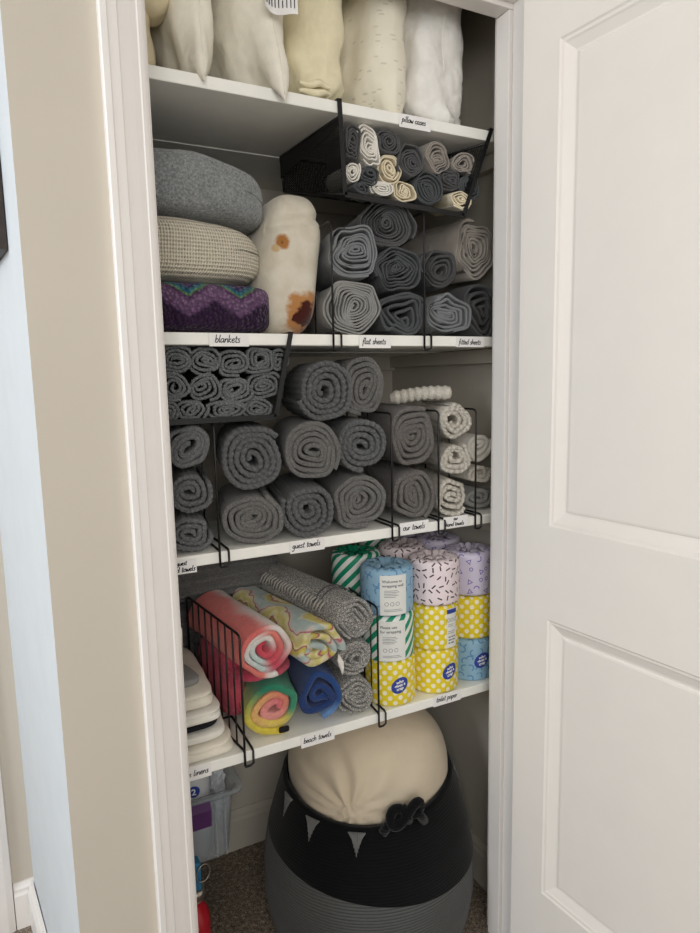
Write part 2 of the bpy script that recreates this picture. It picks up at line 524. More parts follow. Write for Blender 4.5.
# ------------------------------------------------------------------ the open door
DH = Vector((.6555, -.150, 0)); ANG = math.radians(5.6)
DD = Vector((math.sin(ANG), -math.cos(ANG), 0)); DN = Vector((-DD.y*-1, 0, 0))
DN = Vector((DD.y, -DD.x, 0))          # points to -x: the face we see
def dpt(s, z, o): return DH+DD*s+Vector((0, 0, z))+DN*o
W_D, Z0, Z1 = .70, .012, 2.028
pan = [(.083, .61, .254, .850), (.083, .61, 1.037, 1.908)]
m = MB()
def dquad(s0, s1, z0, z1, o, flip=False):
    v = [dpt(s0, z0, o), dpt(s1, z0, o), dpt(s1, z1, o), dpt(s0, z1, o)]
    m.add(v, [(3, 2, 1, 0) if not flip else (0, 1, 2, 3)], smooth=False)
for side, o in ((0, 0.0), (1, -.035)):
    dquad(0, pan[0][0], Z0, Z1, o, side); dquad(pan[0][1], W_D, Z0, Z1, o, side)
    dquad(pan[0][0], pan[0][1], Z0, pan[0][2], o, side)
    dquad(pan[0][0], pan[0][1], pan[0][3], pan[1][2], o, side)
    dquad(pan[0][0], pan[0][1], pan[1][3], Z1, o, side)
    loops = [(0, 0), (.003, -.0025), (.008, -.0032), (.011, -.0055), (.026, -.0120), (.030, -.0125), (.032, -.0105), (.036, -.0095)]
    for s0, s1, z0, z1 in pan:
        for (d0, h0), (d1, h1) in zip(loops[:-1], loops[1:]):
            sg = 1 if side == 0 else -1
            a = [dpt(s0+d0, z0+d0, o+sg*h0), dpt(s1-d0, z0+d0, o+sg*h0), dpt(s1-d0, z1-d0, o+sg*h0), dpt(s0+d0, z1-d0, o+sg*h0)]
            b = [dpt(s0+d1, z0+d1, o+sg*h1), dpt(s1-d1, z0+d1, o+sg*h1), dpt(s1-d1, z1-d1, o+sg*h1), dpt(s0+d1, z1-d1, o+sg*h1)]
            fs = [(i, (i+1) % 4, 4+(i+1) % 4, 4+i) for i in range(4)]
            m.add(a+b, [f[::-1] if side == 0 else f for f in fs], smooth=False)
        d1, h1 = loops[-1]; sg = 1 if side == 0 else -1
        dquad(s0+d1, s1-d1, z0+d1, z1-d1, o+sg*h1, side)
for a, b in (((0, Z0), (0, Z1)), ((0, Z1), (W_D, Z1)), ((W_D, Z1), (W_D, Z0)), ((W_D, Z0), (0, Z0))):
    m.add([dpt(a[0], a[1], 0), dpt(b[0], b[1], 0), dpt(b[0], b[1], -.035), dpt(a[0], a[1], -.035)], [(0, 1, 2, 3)], smooth=False)
door = struct('door_1', m, M['door'])
for z in (.30, 1.02, 1.74):
    h = MB()
    c = Vector((.6855, -.131, 0))
    h.tube([c+Vector((0, 0, z)), c+Vector((0, 0, z+.09))], .0055, 10)
    h.tube([c+Vector((0, 0, z-.004)), c+Vector((0, 0, z))], [.003, .0055], 10)
    h.tube([c+Vector((0, 0, z+.09)), c+Vector((0, 0, z+.094))], [.0055, .003], 10)
    h.build('hinge', M['trim'], door)

# framed picture on the daylit side wall
SD = (Vector((-.291, .502, 0))-Vector((-.207, YF, 0))).normalized()
SN = Vector((-SD.y, SD.x, 0))
def spt(y, z, o):
    t = (y-YF)/SD.y
    return Vector((-.207, YF, 0))+SD*t+SN*o+Vector((0, 0, z))
def sbox(mb, y0, y1, z0, z1, o0, o1):
    v = [spt(y, z, o) for y in (y0, y1) for o in (o0, o1) for z in (z0, z1)]
    mb.add(v, [(0, 1, 3, 2), (4, 6, 7, 5), (0, 4, 5, 1), (2, 3, 7, 6), (0, 2, 6, 4), (1, 5, 7, 3)], smooth=False)
pf = thing('picture_frame', 'dark wooden picture frame hanging on the bright side wall at the far left', 'picture frame', spt(.02, 1.53, .001))
m = MB()
for a in ((-.01, .33, 1.53, 1.56), (-.01, .33, 1.87, 1.90), (-.01, .02, 1.56, 1.87), (.30, .33, 1.56, 1.87)): sbox(m, *a, .001, .027)
m.build('frame', M['darkwood'], pf)
m = MB(); sbox(m, .02, .30, 1.56, 1.87, .002, .010); m.build('picture', plain('canvas_print', '#4a4238', .7), pf)

# ------------------------------------------------------------------ shelves
SHN = ('top', 'second', 'third', 'lowest')
SHL = ('white painted shelf at the top of the closet, under the cream pillows', 'white painted shelf holding the blankets and rolled sheets', 'white painted shelf holding the rolled grey bath towels', 'white painted lowest shelf holding beach towels and toilet rolls')
for i, z in enumerate(ZS):
    t = thing('closet_shelf', SHL[i], 'shelf', (.34, .25, z-TH), 'closet shelves')
    m = MB(); m.bbox(XL+.0005, XR-.0005, 0, .266, z-TH, z, .002); m.build('front_board', M['shelf'], t)
    m = MB(); m.bbox(XL+.0005, XR-.0005, .268, YB-.0005, z-TH-.0015, z-.0005, .001); m.build('rear_board', M['shelf'], t)
    for xa, xb in ((XR-.0185, XR-.0005), (XL+.0005, XL+.0185)):
        m = MB(); m.bbox(xa, xb, .004, YB-.0195, z-TH-.034, z-TH-.0018, .001); m.build('cleat', M['closet_wall'], t)
    m = MB(); m.bbox(XL+.0005, XR-.0005, YB-.019, YB-.0005, z-TH-.042, z-TH-.0015, .001); m.build('cleat', M['closet_wall'], t)

# shelf-edge cards
def shelf_label(x0, x1, zt, zb, lines, label, sh):
    t = thing('shelf_label', label, 'label', ((x0+x1)/2, -.001, zb), 'handwritten shelf edge cards')
    m = MB(); m.bbox(x0, x1, -.0022, -.0008, zb, zt, .0004)
    m.build('card', M['card'], t)
    m = MB()
    for (txt, cx, bz, xh, cen) in lines:
        h = handwriting(txt, cx, -.0026, bz, xh*1.08, .00150, cen)
        m.add(h.v, h.f, smooth=False)
    m.build('lettering', M['ink'], t)
shelf_label(.476, .549, 1.837, 1.812, [('pillow cases', .509, 1.822, .0052, True)], 'white card reading pillow cases on the top shelf edge', 0)
shelf_label(.080, .153, 1.411, 1.388, [('blankets', .113, 1.395, .0062, True)], 'white card reading blankets on the shelf edge', 1)
shelf_label(.379, .451, 1.410, 1.386, [('flat sheets', .412, 1.394, .0056, True)], 'white card reading flat sheets on the shelf edge', 1)
shelf_label(.613, .687, 1.411, 1.389, [('fitted sheets', .648, 1.395, .0052, True)], 'white card reading fitted sheets at the shelf\'s right end', 1)
shelf_label(-.036, .037, 1.009, .984, [('guest', .019, 1.0005, .0038, False), ('hand towels', .034, .988, .0046, False)], 'white card reading guest hand towels, cut off by left jamb', 2)
shelf_label(.219, .293, 1.016, .991, [('guest towels', .253, 1.001, .0054, True)], 'white card reading guest towels on the third shelf edge', 2)
shelf_label(.468, .541, 1.022, .996, [('our towels', .503, 1.005, .0060, True)], 'white card reading our towels on the third shelf edge', 2)
shelf_label(.580, .646, 1.021, .996, [('our', .612, 1.0125, .0040, True), ('hand towels', .610, 1.000, .0045, True)], 'white card reading our hand towels on the third shelf edge', 2)
shelf_label(-.030, .044, .608, .583, [('table linens', .038, .592, .0056, False)], 'white card reading linens at the lowest shelf\'s left end', 3)
shelf_label(.229, .304, .608, .582, [('beach towels', .265, .592, .0054, True)], 'white card reading beach towels on the lowest shelf edge', 3)
shelf_label(.552, .628, .6125, .587, [('toilet paper', .588, .597, .0056, True)], 'white card reading toilet paper on the lowest shelf edge', 3)

# ------------------------------------------------------------------ wire dividers
def divider(x, z, h, depth, label, xb=None, zb=None, nbars=1, r=.0022, grid=0):
    xb = x if xb is None else xb
    zb = z+h if zb is None else zb
    t = thing('wire_divider', label, 'divider', (x, 0, z), 'black wire shelf dividers')
    y0 = -.004
    m = MB()
    base = z+.0028
    m.tube([(x, y0, z-TH-.004), (x, y0, z+h-.008), (x+(xb-x)*.03, y0+.004, z+h-.002), (x+(xb-x)*.06, y0+.012, z+h), (xb-(xb-x)*.04, y0+depth-.01, zb), (xb, y0+depth, zb-.008), (xb, y0+depth, base)], r)
    m.build('frame', M['black'], t)
    m = MB()
    m.tube([(xb, y0+depth, base), (x, .004, base), (x, y0-.0005, base-.003)], r)
    m.tube([(x+.017, .14, base), (x+.017, .002, base), (x+.017, y0, base-.004), (x+.017, y0, z-TH-.003), (x+.011, y0, z-TH-.007), (x+.001, y0, z-TH-.007), (x, y0, z-TH-.004)], r)
    m.tube([(x+.017, .14, base), (x+(xb-x)*.5, .14, base)], r)
    m.build('shelf_clip', M['black'], t)
    for k in range(1, nbars+1):
        f = k/(nbars+1)
        m = MB(); m.tube([(x+(xb-x)*f, y0+depth*f, base), (x+(xb-x)*f, y0+depth*f, z+h+(zb-z-h)*f)], r*.75, 6)
        m.build('bar', M['black'], t)
divider(.322, ZS[1], .210, .20, 'black wire divider between the burnt tortilla blanket and flat sheets', .338)
divider(.531, ZS[1], .245, .20, 'black wire divider between flat sheets and fitted sheets')
divider(.080, ZS[2], .236, .20, 'black wire divider right of the left hand towel column')
divider(.4485, ZS[2], .240, .20, 'black wire divider left of our two bath towels')
divider(.5655, ZS[2], .240, .20, 'black wire divider between grey bath towels and white hand towels')
divider(.665, ZS[2], .240, .20, 'black wire divider right of the three white hand towels')
divider(.110, ZS[3], .241, .262, 'black barred wire divider between table linens and beach towels', .070, ZS[3]+.246, 7, .0024)
divider(.4095, ZS[3], .240, .21, 'black wire divider between grey beach towels and toilet rolls', .423, ZS[3]+.237, 5)

# ------------------------------------------------------------------ hanging mesh baskets
def mesh_mat():
    t = NT('black_wire_mesh')
    sep = t.n('ShaderNodeSeparateXYZ'); t.l(t.uv(), sep.inputs[0])
    def lines(o):
        f = t.math('FRACT', t.math('MULTIPLY', o, 1/.0052))
        return t.math('LESS_THAN', f, .42)
    a = t.math('ADD', sep.outputs[0], sep.outputs[1]); b = t.math('SUBTRACT', sep.outputs[0], sep.outputs[1])
    k = t.math('MAXIMUM', lines(a), lines(b))
    t.l(k, t.b.inputs['Alpha'])
    t.col(lin('#0d0d0e')); t.set(.45, .4)
    return t.m
M['mesh'] = mesh_mat()
def quad_uv(mb, a, b, c, d):
    a, b, c, d = map(Vector, (a, b, c, d))
    ux = (b-a).normalized(); nrm = (b-a).cross(d-a).normalized(); uy = nrm.cross(ux)
    uv = [((p-a).dot(ux)+.001, (p-a).dot(uy)+.001) for p in (a, b, c, d)]
    mb.add([a, b, c, d], [(0, 1, 2, 3)], uv, smooth=False)
def basket(label, shelf_z, FL, FR, BL, BR, hookL, hookR, band=0):
    """FL/FR front bottom corners, BL/BR back bottom corners, hooks at the shelf edge (x)"""
    t = thing('hanging_basket', label, 'basket', ((hookL+hookR)/2, .1, FL[2]), 'black mesh baskets hung under shelves')
    zt = shelf_z+.0018
    FL, FR, BL, BR = map(Vector, (FL, FR, BL, BR))
    TLb = Vector((BL.x-.006, BL.y, shelf_z-TH-.006)); TRb = Vector((BR.x+.006, BR.y, shelf_z-TH-.006))
    hl = Vector((hookL, -.0045, zt)); hr = Vector((hookR, -.0045, zt))
    m = MB()
    m.strip([FL, FR], .010); m.build('front_rail', M['black'], t)
    for a, b, tl in ((FL, hl, TLb), (FR, hr, TRb)):
        m = MB(); m.strip([a, b], .009)
        m.strip([b, b+Vector((0, .045, 0))], .009, (0, 0, 1)); m.build('hook', M['black'], t)
    m = MB()
    for a, b in ((FL, BL), (BL, BR), (BR, FR), (BL, TLb), (BR, TRb), (TLb, TRb)): m.tube([a, b], .0026)
    ztop = shelf_z-TH-.006
    FLt = FL+(hl-FL)*((ztop-FL.z)/(hl.z-FL.z)); FRt = FR+(hr-FR)*((ztop-FR.z)/(hr.z-FR.z))
    m.tube([FLt, TLb], .0026); m.tube([FRt, TRb], .0026); m.build('wire_frame', M['black'], t)
    m = MB(); quad_uv(m, FL, BL, TLb, FLt); m.build('mesh_side', M['mesh'], t)
    m = MB(); quad_uv(m, BR, FR, FRt, TRb); m.build('mesh_side', M['mesh'], t)
    m = MB(); quad_uv(m, BL, BR, TRb, TLb); m.build('mesh_back', M['mesh'], t)
    m = MB(); quad_uv(m, FL, FR, BR, BL); m.build('mesh_bottom', M['mesh'], t)
    if band:
        m = MB(); dv = Vector((0, 0, band))
        v = [FLt-dv*.35, TLb-dv, TLb, FLt]
        m.add([p+Vector((-.001, 0, 0)) for p in v], [(0, 1, 2, 3)], smooth=False)
        m.build('side_plate', M['black'], t)
    return t
basket('black mesh basket of rolled pillowcases hung under the top shelf', ZS[0], (.353, -.0045, 1.672), (.629, -.0045, 1.659), (.331, .25, 1.739), (.60, .25, 1.735), .345, .701, .045)
basket('black mesh basket of grey washcloths hung under the second shelf', ZS[1], (-.05, -.0045, 1.257), (.199, -.0045, 1.259), (-.045, .25, 1.262), (.196, .25, 1.264), -.066, .234)

# ------------------------------------------------------------------ rolls
def place(name, mb, mat_, label, cat, group, origin):
    return tag(mb.build(name, mat_, None, origin), label, cat, group)

# washcloths in the left basket
G = 'grey washcloths in the hanging basket'
WC = [(.026, 1.367, .027, .0245, 'leftmost of the top row'), (.079, 1.366, .0285, .0255, 'second of the top row'), (.129, 1.361, .0255, .0255, 'third of the top row'),
      (.178, 1.366, .0275, .0235, 'fourth of the top row'), (.217, 1.366, .0175, .0235, 'rightmost of the top row, half hidden by the strap'),
      (.018, 1.3195, .027, .0245, 'leftmost of the middle row'), (.073, 1.3165, .0275, .0245, 'second of the middle row'), (.129, 1.312, .030, .0235, 'third of the middle row'), (.1865, 1.3185, .030, .0255, 'fourth and rightmost of the middle row'),
      (.002, 1.2775, .023, .0185, 'leftmost of the bottom row, against the jamb'), (.049, 1.2765, .029, .0190, 'second of the bottom row'), (.112, 1.2745, .036, .0170, 'wide flattened one of the bottom row'), (.174, 1.2755, .029, .0190, 'rightmost of the bottom row')]
for i, (x, z, rx, rz, w) in enumerate(WC):
    mb = roll(x, z-.001, rx*1.21, rz*1.12, .018+.010*random.random(), .20, .0066, seed=20+i, fill=.95, warp=.34, tail=random.choice((-70, 20, 100, 200)), dirn=random.choice((1, -1)), yamp=.005, braid=.0008 if i % 3 else .0018, lam=.0065, slope=(.22, 0), sq=2.9)
    place('washcloth_roll', mb, M['terry_blue'], 'rolled grey washcloth in hanging basket, '+w, 'washcloth', G, (x, .02, z-rz))

# hand towels, far left column of the third shelf
G = 'grey guest hand towels at the left jamb'
for i, (x, z, rx, rz, w, br) in enumerate([(.036, 1.2085, .043, .041, 'topmost grey hand towel roll in the column at the left jamb', 0), (.036, 1.1275, .042, .0405, 'middle grey hand towel roll in the column at the left jamb, rope textured', .0016), (.033, 1.0515, .044, .0360, 'lowest grey hand towel roll in the column at the left jamb', .0008)]):
    mb = roll(x, z, rx, rz, .012, .23, .0098, seed=50+i, fill=.95, warp=.26, tail=(160, 30, -10)[i], yamp=.005, braid=br*2, lam=.009, slope=(.16, 0), wob=.002, sq=2.5)
    place('hand_towel', mb, M['terry'], w, 'towel', G, (x, .02, z-rz))

# guest bath towels
G = 'grey guest bath towels'
GT = [('b', .156, 1.1800, .0650, .0640, 'plump rope textured grey bath towel roll on top of the leftmost smooth one'),
      ('s', .147, 1.0660, .0640, .0520, 'smooth grey bath towel roll, leftmost in the bottom row'),
      ('b', .2670, 1.0715, .0600, .0560, 'rope textured grey bath towel roll, middle of the bottom row'),
      ('s', .3840, 1.0755, .0610, .0595, 'smooth grey bath towel roll, right end of bottom row'),
      ('s', .2775, 1.1855, .0610, .0605, 'smooth grey bath towel roll, middle of the middle row'),
      ('b', .3920, 1.1910, .0580, .0570, 'rope textured grey bath towel roll, right end of the middle row'),
      ('b', .3080, 1.3055, .0610, .0620, 'rope textured grey bath towel roll, left one of the top pair'),
      ('s', .4060, 1.3120, .0480, .0660, 'dark oval grey bath towel roll, right one of the top pair')]
for i, (k, x, z, rx, rz, w) in enumerate(GT):
    b = k == 'b'
    mb = roll(x, z, rx, rz, .009+(.022 if i == 7 else 0),   .225, .0118 if b else .0098, seed=80+i, fill=1.0 if b else .95, warp=.16 if b else .27, tail=(40, 60, 150, -80, -40, -95, 200, -100)[i],
              dirn=1 if i % 2 else -1, yamp=.004 if b else .006, dome=.006, braid=.0075 if b else 0, lam=.0115, wob=.002, slope=(.22, 0), sq=2.35, capk=.36 if b else .24)
    place('bath_towel', mb, M['terry2'] if not b else M['terry'], w, 'towel', G, (x, .02, z-rz))

# our towels
G = 'our grey bath towels'
for i, (x, z, rx, rz, w) in enumerate([(.512, 1.0740, .0545, .0580, 'warm grey bath towel roll, lower of the two between wire dividers'), (.514, 1.2015, .0535, .0695, 'tall warm grey bath towel roll, upper of the two between wire dividers')]):
    mb = roll(x, z, rx, rz, .012, .23, .0105, seed=110+i, fill=.95, warp=.26, tail=(-60, 60)[i], dirn=-1, yamp=.004, dome=.012, wob=.002, slope=(.16, 0), sq=2.5, capk=.24)
    place('bath_towel', mb, M['terry_warm'], w, 'towel', G, (x, .02, z-rz))
G = 'our white hand towels'
for i, (x, z, rx, rz, w) in enumerate([(.619, 1.0605, .0460, .0455, 'nubby off-white hand towel roll, lowest of the three'), (.622, 1.1455, .0455, .0410, 'nubby off-white hand towel roll, middle of the three'), (.624, 1.2280, .0450, .0430, 'nubby off-white hand towel roll, topmost of the three')]):
    mb = roll(x, z, rx, rz, .018, .22, .0115, seed=120+i, fill=.95, warp=.40, tail=(-40, 60, 100)[i], dirn=1, yamp=.010, braid=.0075, lam=.0115, wob=.004, slope=(.30, 0), tilt=.2)
    place('hand_towel', mb, M['terry_white'], w, 'towel', G, (x, .02, z-rz))
# the ribbed washcloth lying on top of them
m = MB()
pth = [(.520+.112*f, .120-.080*f, 1.2800+.008*math.sin(3*f)+.010*f*f) for f in [i/80 for i in range(81)]]
rr = [(.0150+.0014*math.cos(i/80*2*PI*9))*min(1, .35+(80-i)*.22, .5+i*.1) for i in range(81)]
m.tube(pth, rr, 16)
place('hand_towel', m, M['terry_white'], 'ribbed white cloth twisted and laid on top of the white hand towels', 'towel', G, (.6, .06, 1.265))
G = 'white towels at the right end of the third shelf'
for i, (x, z, rx, rz, w, mt, br) in enumerate([(.714, 1.046, .044, .0285, 'folded pale grey towel at the bottom right end of the third shelf', 'sheet_light', 0), (.714, 1.101, .036, .0255, 'crinkled white towel roll between two others at the shelf\'s right end', 'terry_white', .003), (.716, 1.167, .038, .039, 'smooth white towel roll on top at the shelf\'s right end', 'sheet_ivory', 0)]):
    mb = roll(x, z, rx, rz, .045, .2, .011, seed=140+i, fill=.94, warp=.3, slope=(.02, 0), tilt=.15, tail=30, yamp=.005, braid=br, lam=.009)
    place('hand_towel', mb, M[mt], w, 'towel', G, (x, .05, z-rz))

# flat sheets
G = 'rolled flat sheets'
SH = dict(fill=.72, poly=.035, yamp=.007, gap=.9, wob=.004, slope=(.20, 0), sq=2.25)
FS = [(.381, 1.4680, .0600, .0550, .0056, 'sheet_light', 'light grey flat sheet roll on the shelf at bottom left', .32, -80),
      (.4935, 1.4575, .0530, .0440, .0085, 'sheet_slate', 'slack dark slate flat sheet roll at bottom right of its section', .6, 30),
      (.382, 1.5745, .0555, .0520, .0058, 'sheet_grey', 'mid grey flat sheet roll on the left, resting on the light grey roll', .36, -60),
      (.484, 1.5450, .0535, .0450, .0056, 'sheet_slate', 'dark blue grey flat sheet roll in the middle right of its section', .3, 200),
      (.461, 1.6330, .0590, .0460, .0052, 'sheet_dark', 'large charcoal flat sheet roll on top, hexagonal', .2, -30)]
for i, (x, z, rx, rz, t_, mt, w, wp, tl) in enumerate(FS):
    mb = roll(x, z, rx*1.04, rz*1.02, .022, .225, t_, seed=160+i, warp=wp, tail=tl, polyk=(5, 3, 5, 5, 6)[i], dirn=(1, -1, 1, 1, -1)[i], **SH)
    place('flat_sheet_roll', mb, M[mt], w, 'sheet', G, (x, .03, z-rz))
# fitted sheets
G = 'rolled fitted sheets'
FT = [(.616, 1.4605, .064, .0465, .0085, 'sheet_grey', 'blue grey fitted sheet roll at the front bottom with three-cornered folds', .45, -70, 3, .035, .22),
      (.716, 1.475, .045, .060, .0100, 'sheet_dark', 'slack charcoal fitted sheet bundle at the lower right by the jamb', .6, 40, 4, .05, .2),
      (.608, 1.562, .047, .048, .0084, 'sheet_dark', 'charcoal fitted sheet roll with square folds under the big pale one', .4, 150, 4, .05, .11),
      (.703, 1.605, .054, .066, .0066, 'sheet_beige', 'big pale warm grey fitted sheet roll on top right', .3, 100, 5, .045, .22)]
for i, (x, z, rx, rz, t_, mt, w, wp, tl, pk, yf, L) in enumerate(FT):
    mb = roll(x, z, rx, rz, yf, L, t_, seed=180+i, warp=wp, tail=tl, polyk=pk, dirn=-1, fill=.7, poly=.05, yamp=.008, gap=.9, wob=.008, slope=(-.16, .02) if i == 3 else (.10, 0), tilt=.12)
    place('fitted_sheet_roll', mb, M[mt], w, 'sheet', G, (x, .04, z-rz))

# pillowcases in the basket
G = 'rolled pillowcases in the hanging basket'
PC = [('sheet_dark', .384, 1.779, .015, .031, 'charcoal, standing upright at the basket\'s left strap'),
      ('sheet_ivory', .420, 1.778, .021, .038, 'white, tall and tilted, second from the left strap'),
      ('sheet_dark', .463, 1.786, .025, .022, 'charcoal, under the shelf between white and beige ones'),
      ('sheet_ivory', .384, 1.724, .015, .021, 'small white, at the left strap below the charcoal one'),
      ('sheet_slate', .421, 1.721, .020, .018, 'slate, between the small white and the cream one'),
      ('sheet_cream', .466, 1.738, .024, .024, 'cream, in the middle left of the basket'),
      ('sheet_dark', .514, 1.757, .026, .029, 'charcoal, left of the big beige one'),
      ('sheet_beige', .582, 1.773, .033, .027, 'big beige, reaching far back under the shelf'),
      ('sheet_beige', .646, 1.770, .026, .019, 'small beige, right of the big beige one'),
      ('sheet_slate', .403, 1.694, .019, .0105, 'slate, squashed flat on the basket floor'),
      ('sheet_ivory', .448, 1.697, .025, .0135, 'white, on the basket floor left of the cream one'),
      ('sheet_cream', .502, 1.700, .027, .0185, 'cream, on the basket floor in the middle'),
      ('sheet_slate', .559, 1.712, .029, .030, 'slate, on the basket floor under the big beige one'),
      ('sheet_dark', .613, 1.734, .025, .020, 'charcoal, above the lowest cream one'),
      ('sheet_slate', .661, 1.724, .022, .028, 'slate, at the right strap'),
      ('sheet_cream', .628, 1.690, .023, .0185, 'pale cream, lowest at the right')]
for i, (mt, x, z, rx, rz, w) in enumerate(PC):
    yf = .012+.012*random.random() - (.012 if i == 15 else 0)
    floor_z = 1.668+.28*(yf+.0)
    mb = roll(x, z+.001, rx*1.17, rz*1.15, yf, .12 if i != 7 else .2, .0048, seed=210+i, fill=.72, warp=.4, tail=random.choice((-70, 40, 120, 220)), dirn=random.choice((1, -1)), yamp=.005, gap=.9, sq=2.4, poly=.05, polyk=4, slope=(.10 if i != 7 else -.12, max(0, min(.2, (1.806-z-rz*1.15)*1.6)) if i != 7 else .03), rot=.25 if i == 1 else 0, wob=.002)
    place('pillowcase_roll', mb, M[mt], 'rolled pillowcase in the hanging basket, '+w, 'pillowcase', G, (x, .02, z-rz))

# ------------------------------------------------------------------ blankets on the second shelf
def fuzz_mat(name, c, sc, st, c2=None, var=.2, vs=90):
    return cloth(name, c, var=var, vscale=vs, fuzz=(sc, st), c2=c2, sheen=.3)
M['sherpa'] = fuzz_mat('grey_sherpa', '#979a9a', 210, 1.0, '#56595b', vs=230)
def knit_mat():
    t = NT('cream_knit'); o = t.obj()
    sep = t.n('ShaderNodeSeparateXYZ'); t.l(o, sep.inputs[0])
    x = t.math('MULTIPLY', t.math('ADD', sep.outputs[0], t.math('MULTIPLY', sep.outputs[1], .6)), 2*PI/.0100)
    z = t.math('MULTIPLY', sep.outputs[2], 2*PI/.0130)
    k = t.math('MULTIPLY', t.math('SINE', t.math('ADD', x, z)), t.math('SINE', t.math('SUBTRACT', x, z)))
    f = t.math('ADD', t.math('MULTIPLY', k, .5), .5)
    g = t.math('ADD', t.math('MULTIPLY', f, .7), t.math('MULTIPLY', t.noise(160, 2), .3))
    t.col(t.ramp(g, [(.10, '#6f6859'), (.34, '#cfc6b2'), (.8, '#efe7d3')])); t.set(.95, .1, .2)
    t.bump(g, 1, .006); return t.m
M['knit'] = knit_mat()
def crochet_mat():
    t = NT('purple_crochet'); o = t.obj()
    sep = t.n('ShaderNodeSeparateXYZ'); t.l(o, sep.inputs[0])
    x, z = sep.outputs[0], sep.outputs[2]
    tri = t.math('PINGPONG', t.math('ADD', x, .055), .048)
    w = t.math('ADD', z, t.math('MULTIPLY', tri, .62))
    w = t.math('ADD', w, t.math('MULTIPLY', t.math('SUBTRACT', t.noise(60, 2), .5), .008))
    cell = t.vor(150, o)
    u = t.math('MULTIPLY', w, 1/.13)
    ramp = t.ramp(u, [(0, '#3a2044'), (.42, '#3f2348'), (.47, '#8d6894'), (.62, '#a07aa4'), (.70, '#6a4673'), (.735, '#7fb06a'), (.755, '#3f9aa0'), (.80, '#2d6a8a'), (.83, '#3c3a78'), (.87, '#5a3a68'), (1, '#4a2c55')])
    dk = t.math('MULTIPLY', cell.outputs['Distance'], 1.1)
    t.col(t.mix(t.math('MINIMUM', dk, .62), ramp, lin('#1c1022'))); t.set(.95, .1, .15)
    t.bump(t.math('SUBTRACT', 1.0, cell.outputs['Distance']), 1, .008); return t.m
M['crochet'] = crochet_mat()

def bl_disp(seed, amp=.004, sag=0.0, groove=None, taper=0.0):
    def d(u, v, w, p):
        q = Vector(p)
        q.z += sag*max(-.2, u)**3
        if w > 0: q.z -= taper*max(0, u)**2
        if groove is not None and v < 0:
            q.y += .010*math.exp(-((q.z-groove)/.004)**2)
        k = noise.noise(Vector((p.x*14+seed*3, p.y*14, p.z*14-seed)))
        k2 = noise.noise(Vector((p.x*45-seed, p.y*45, p.z*45)))
        return q+Vector((0, -1, .6))*amp*(k+.3*k2)
    return d
mb = softbox(.064, .160, 1.4600, .158, .130, .0465, p=6, n=26, disp=bl_disp(1, .003))
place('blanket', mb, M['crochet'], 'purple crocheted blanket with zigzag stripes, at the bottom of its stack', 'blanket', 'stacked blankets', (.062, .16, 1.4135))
mb = softbox(.052, .160, 1.5635, .160, .130, .0585, p=4.2, n=28, disp=bl_disp(2, .004, 0, None, .020))
place('blanket', mb, M['knit'], 'cream moss-stitch knitted blanket in the middle of the stack', 'blanket', 'stacked blankets', (.05, .16, 1.508))
mb = softbox(.058, .165, 1.6785, .167, .135, .0590, p=4.0, n=32, disp=bl_disp(3, .005, -.020, None, .012))
place('blanket', mb, M['sherpa'], 'fuzzy grey fleece blanket on top of the stack', 'blanket', 'stacked blankets', (.056, .16, 1.618))
def tortilla_mat():
    t = NT('toasted_fleece'); o = t.obj()
    base = t.ramp(t.noise(30, 4), [(.3, '#cfc6b2'), (.7, '#e0d9ca')])
    def spot(c, p, r, dark, mid, soft=.5, sx=1, sz=1):
        s = t.n('ShaderNodeVectorMath', operation='SUBTRACT'); t.l(o, s.inputs[0]); s.inputs[1].default_value = p
        q = t.n('ShaderNodeVectorMath', operation='MULTIPLY'); t.l(s.outputs[0], q.inputs[0]); q.inputs[1].default_value = (1/sx, .15, 1/sz)
        L = t.n('ShaderNodeVectorMath', operation='LENGTH'); t.l(q.outputs[0], L.inputs[0])
        d = t.math('ADD', L.outputs['Value'], t.math('MULTIPLY', t.math('SUBTRACT', t.noise(40, 3), .5), r*.9))
        u = t.math('MULTIPLY', d, 1/r)
        f1 = t.ramp(u, [(.75, (1, 1, 1, 1)), (1.0, (0, 0, 0, 1))])
        f2 = t.ramp(u, [(.45, (1, 1, 1, 1)), (.55, (0, 0, 0, 1))])
        return t.mix(f2, t.mix(f1, c, lin(mid)), lin(dark))
    c = spot(base, (.022, -.07, .038), .047, '#4a1d16', '#b98450', sz=1.1)
    c = spot(c, (-.022, -.07, .172), .0165, '#5c3014', '#a9733f', sz=1.1)
    c = spot(c, (-.034, -.07, .160), .010, '#b08453', '#c9ad82')
    t.col(c); t.set(.95, .1, .3)
    p = t.bump(t.noise(25, 3), .4, .008); t.bump(t.noise(500, 2), .35, .0015, p)
    return t.m
def tort_disp(u, v, w, p):
    q = Vector(p)
    q.x += .006*math.sin(w*2.2)
    if w > 0: q.x = q.x*(1-.17*w*w)+.016*w*w
    k = noise.noise(Vector((p.x*16, p.y*10, p.z*12+4)))
    # rolled-over top
    if v < .2: q.y += .013*math.exp(-((p.z-.078-.18*p.x)/.008)**2)*(1 if abs(u) < .9 else .3)
    return q+Vector((.5*u, -.8, .2))*.007*k
mb = softbox(.2690, .150, 1.5525, .0640, .112, .1390, p=3.4, n=34, disp=tort_disp)
place('blanket', mb, tortilla_mat(), 'upright rolled cream blanket with brown toasted spots like a tortilla', 'blanket', None, (.266, .16, 1.4145))

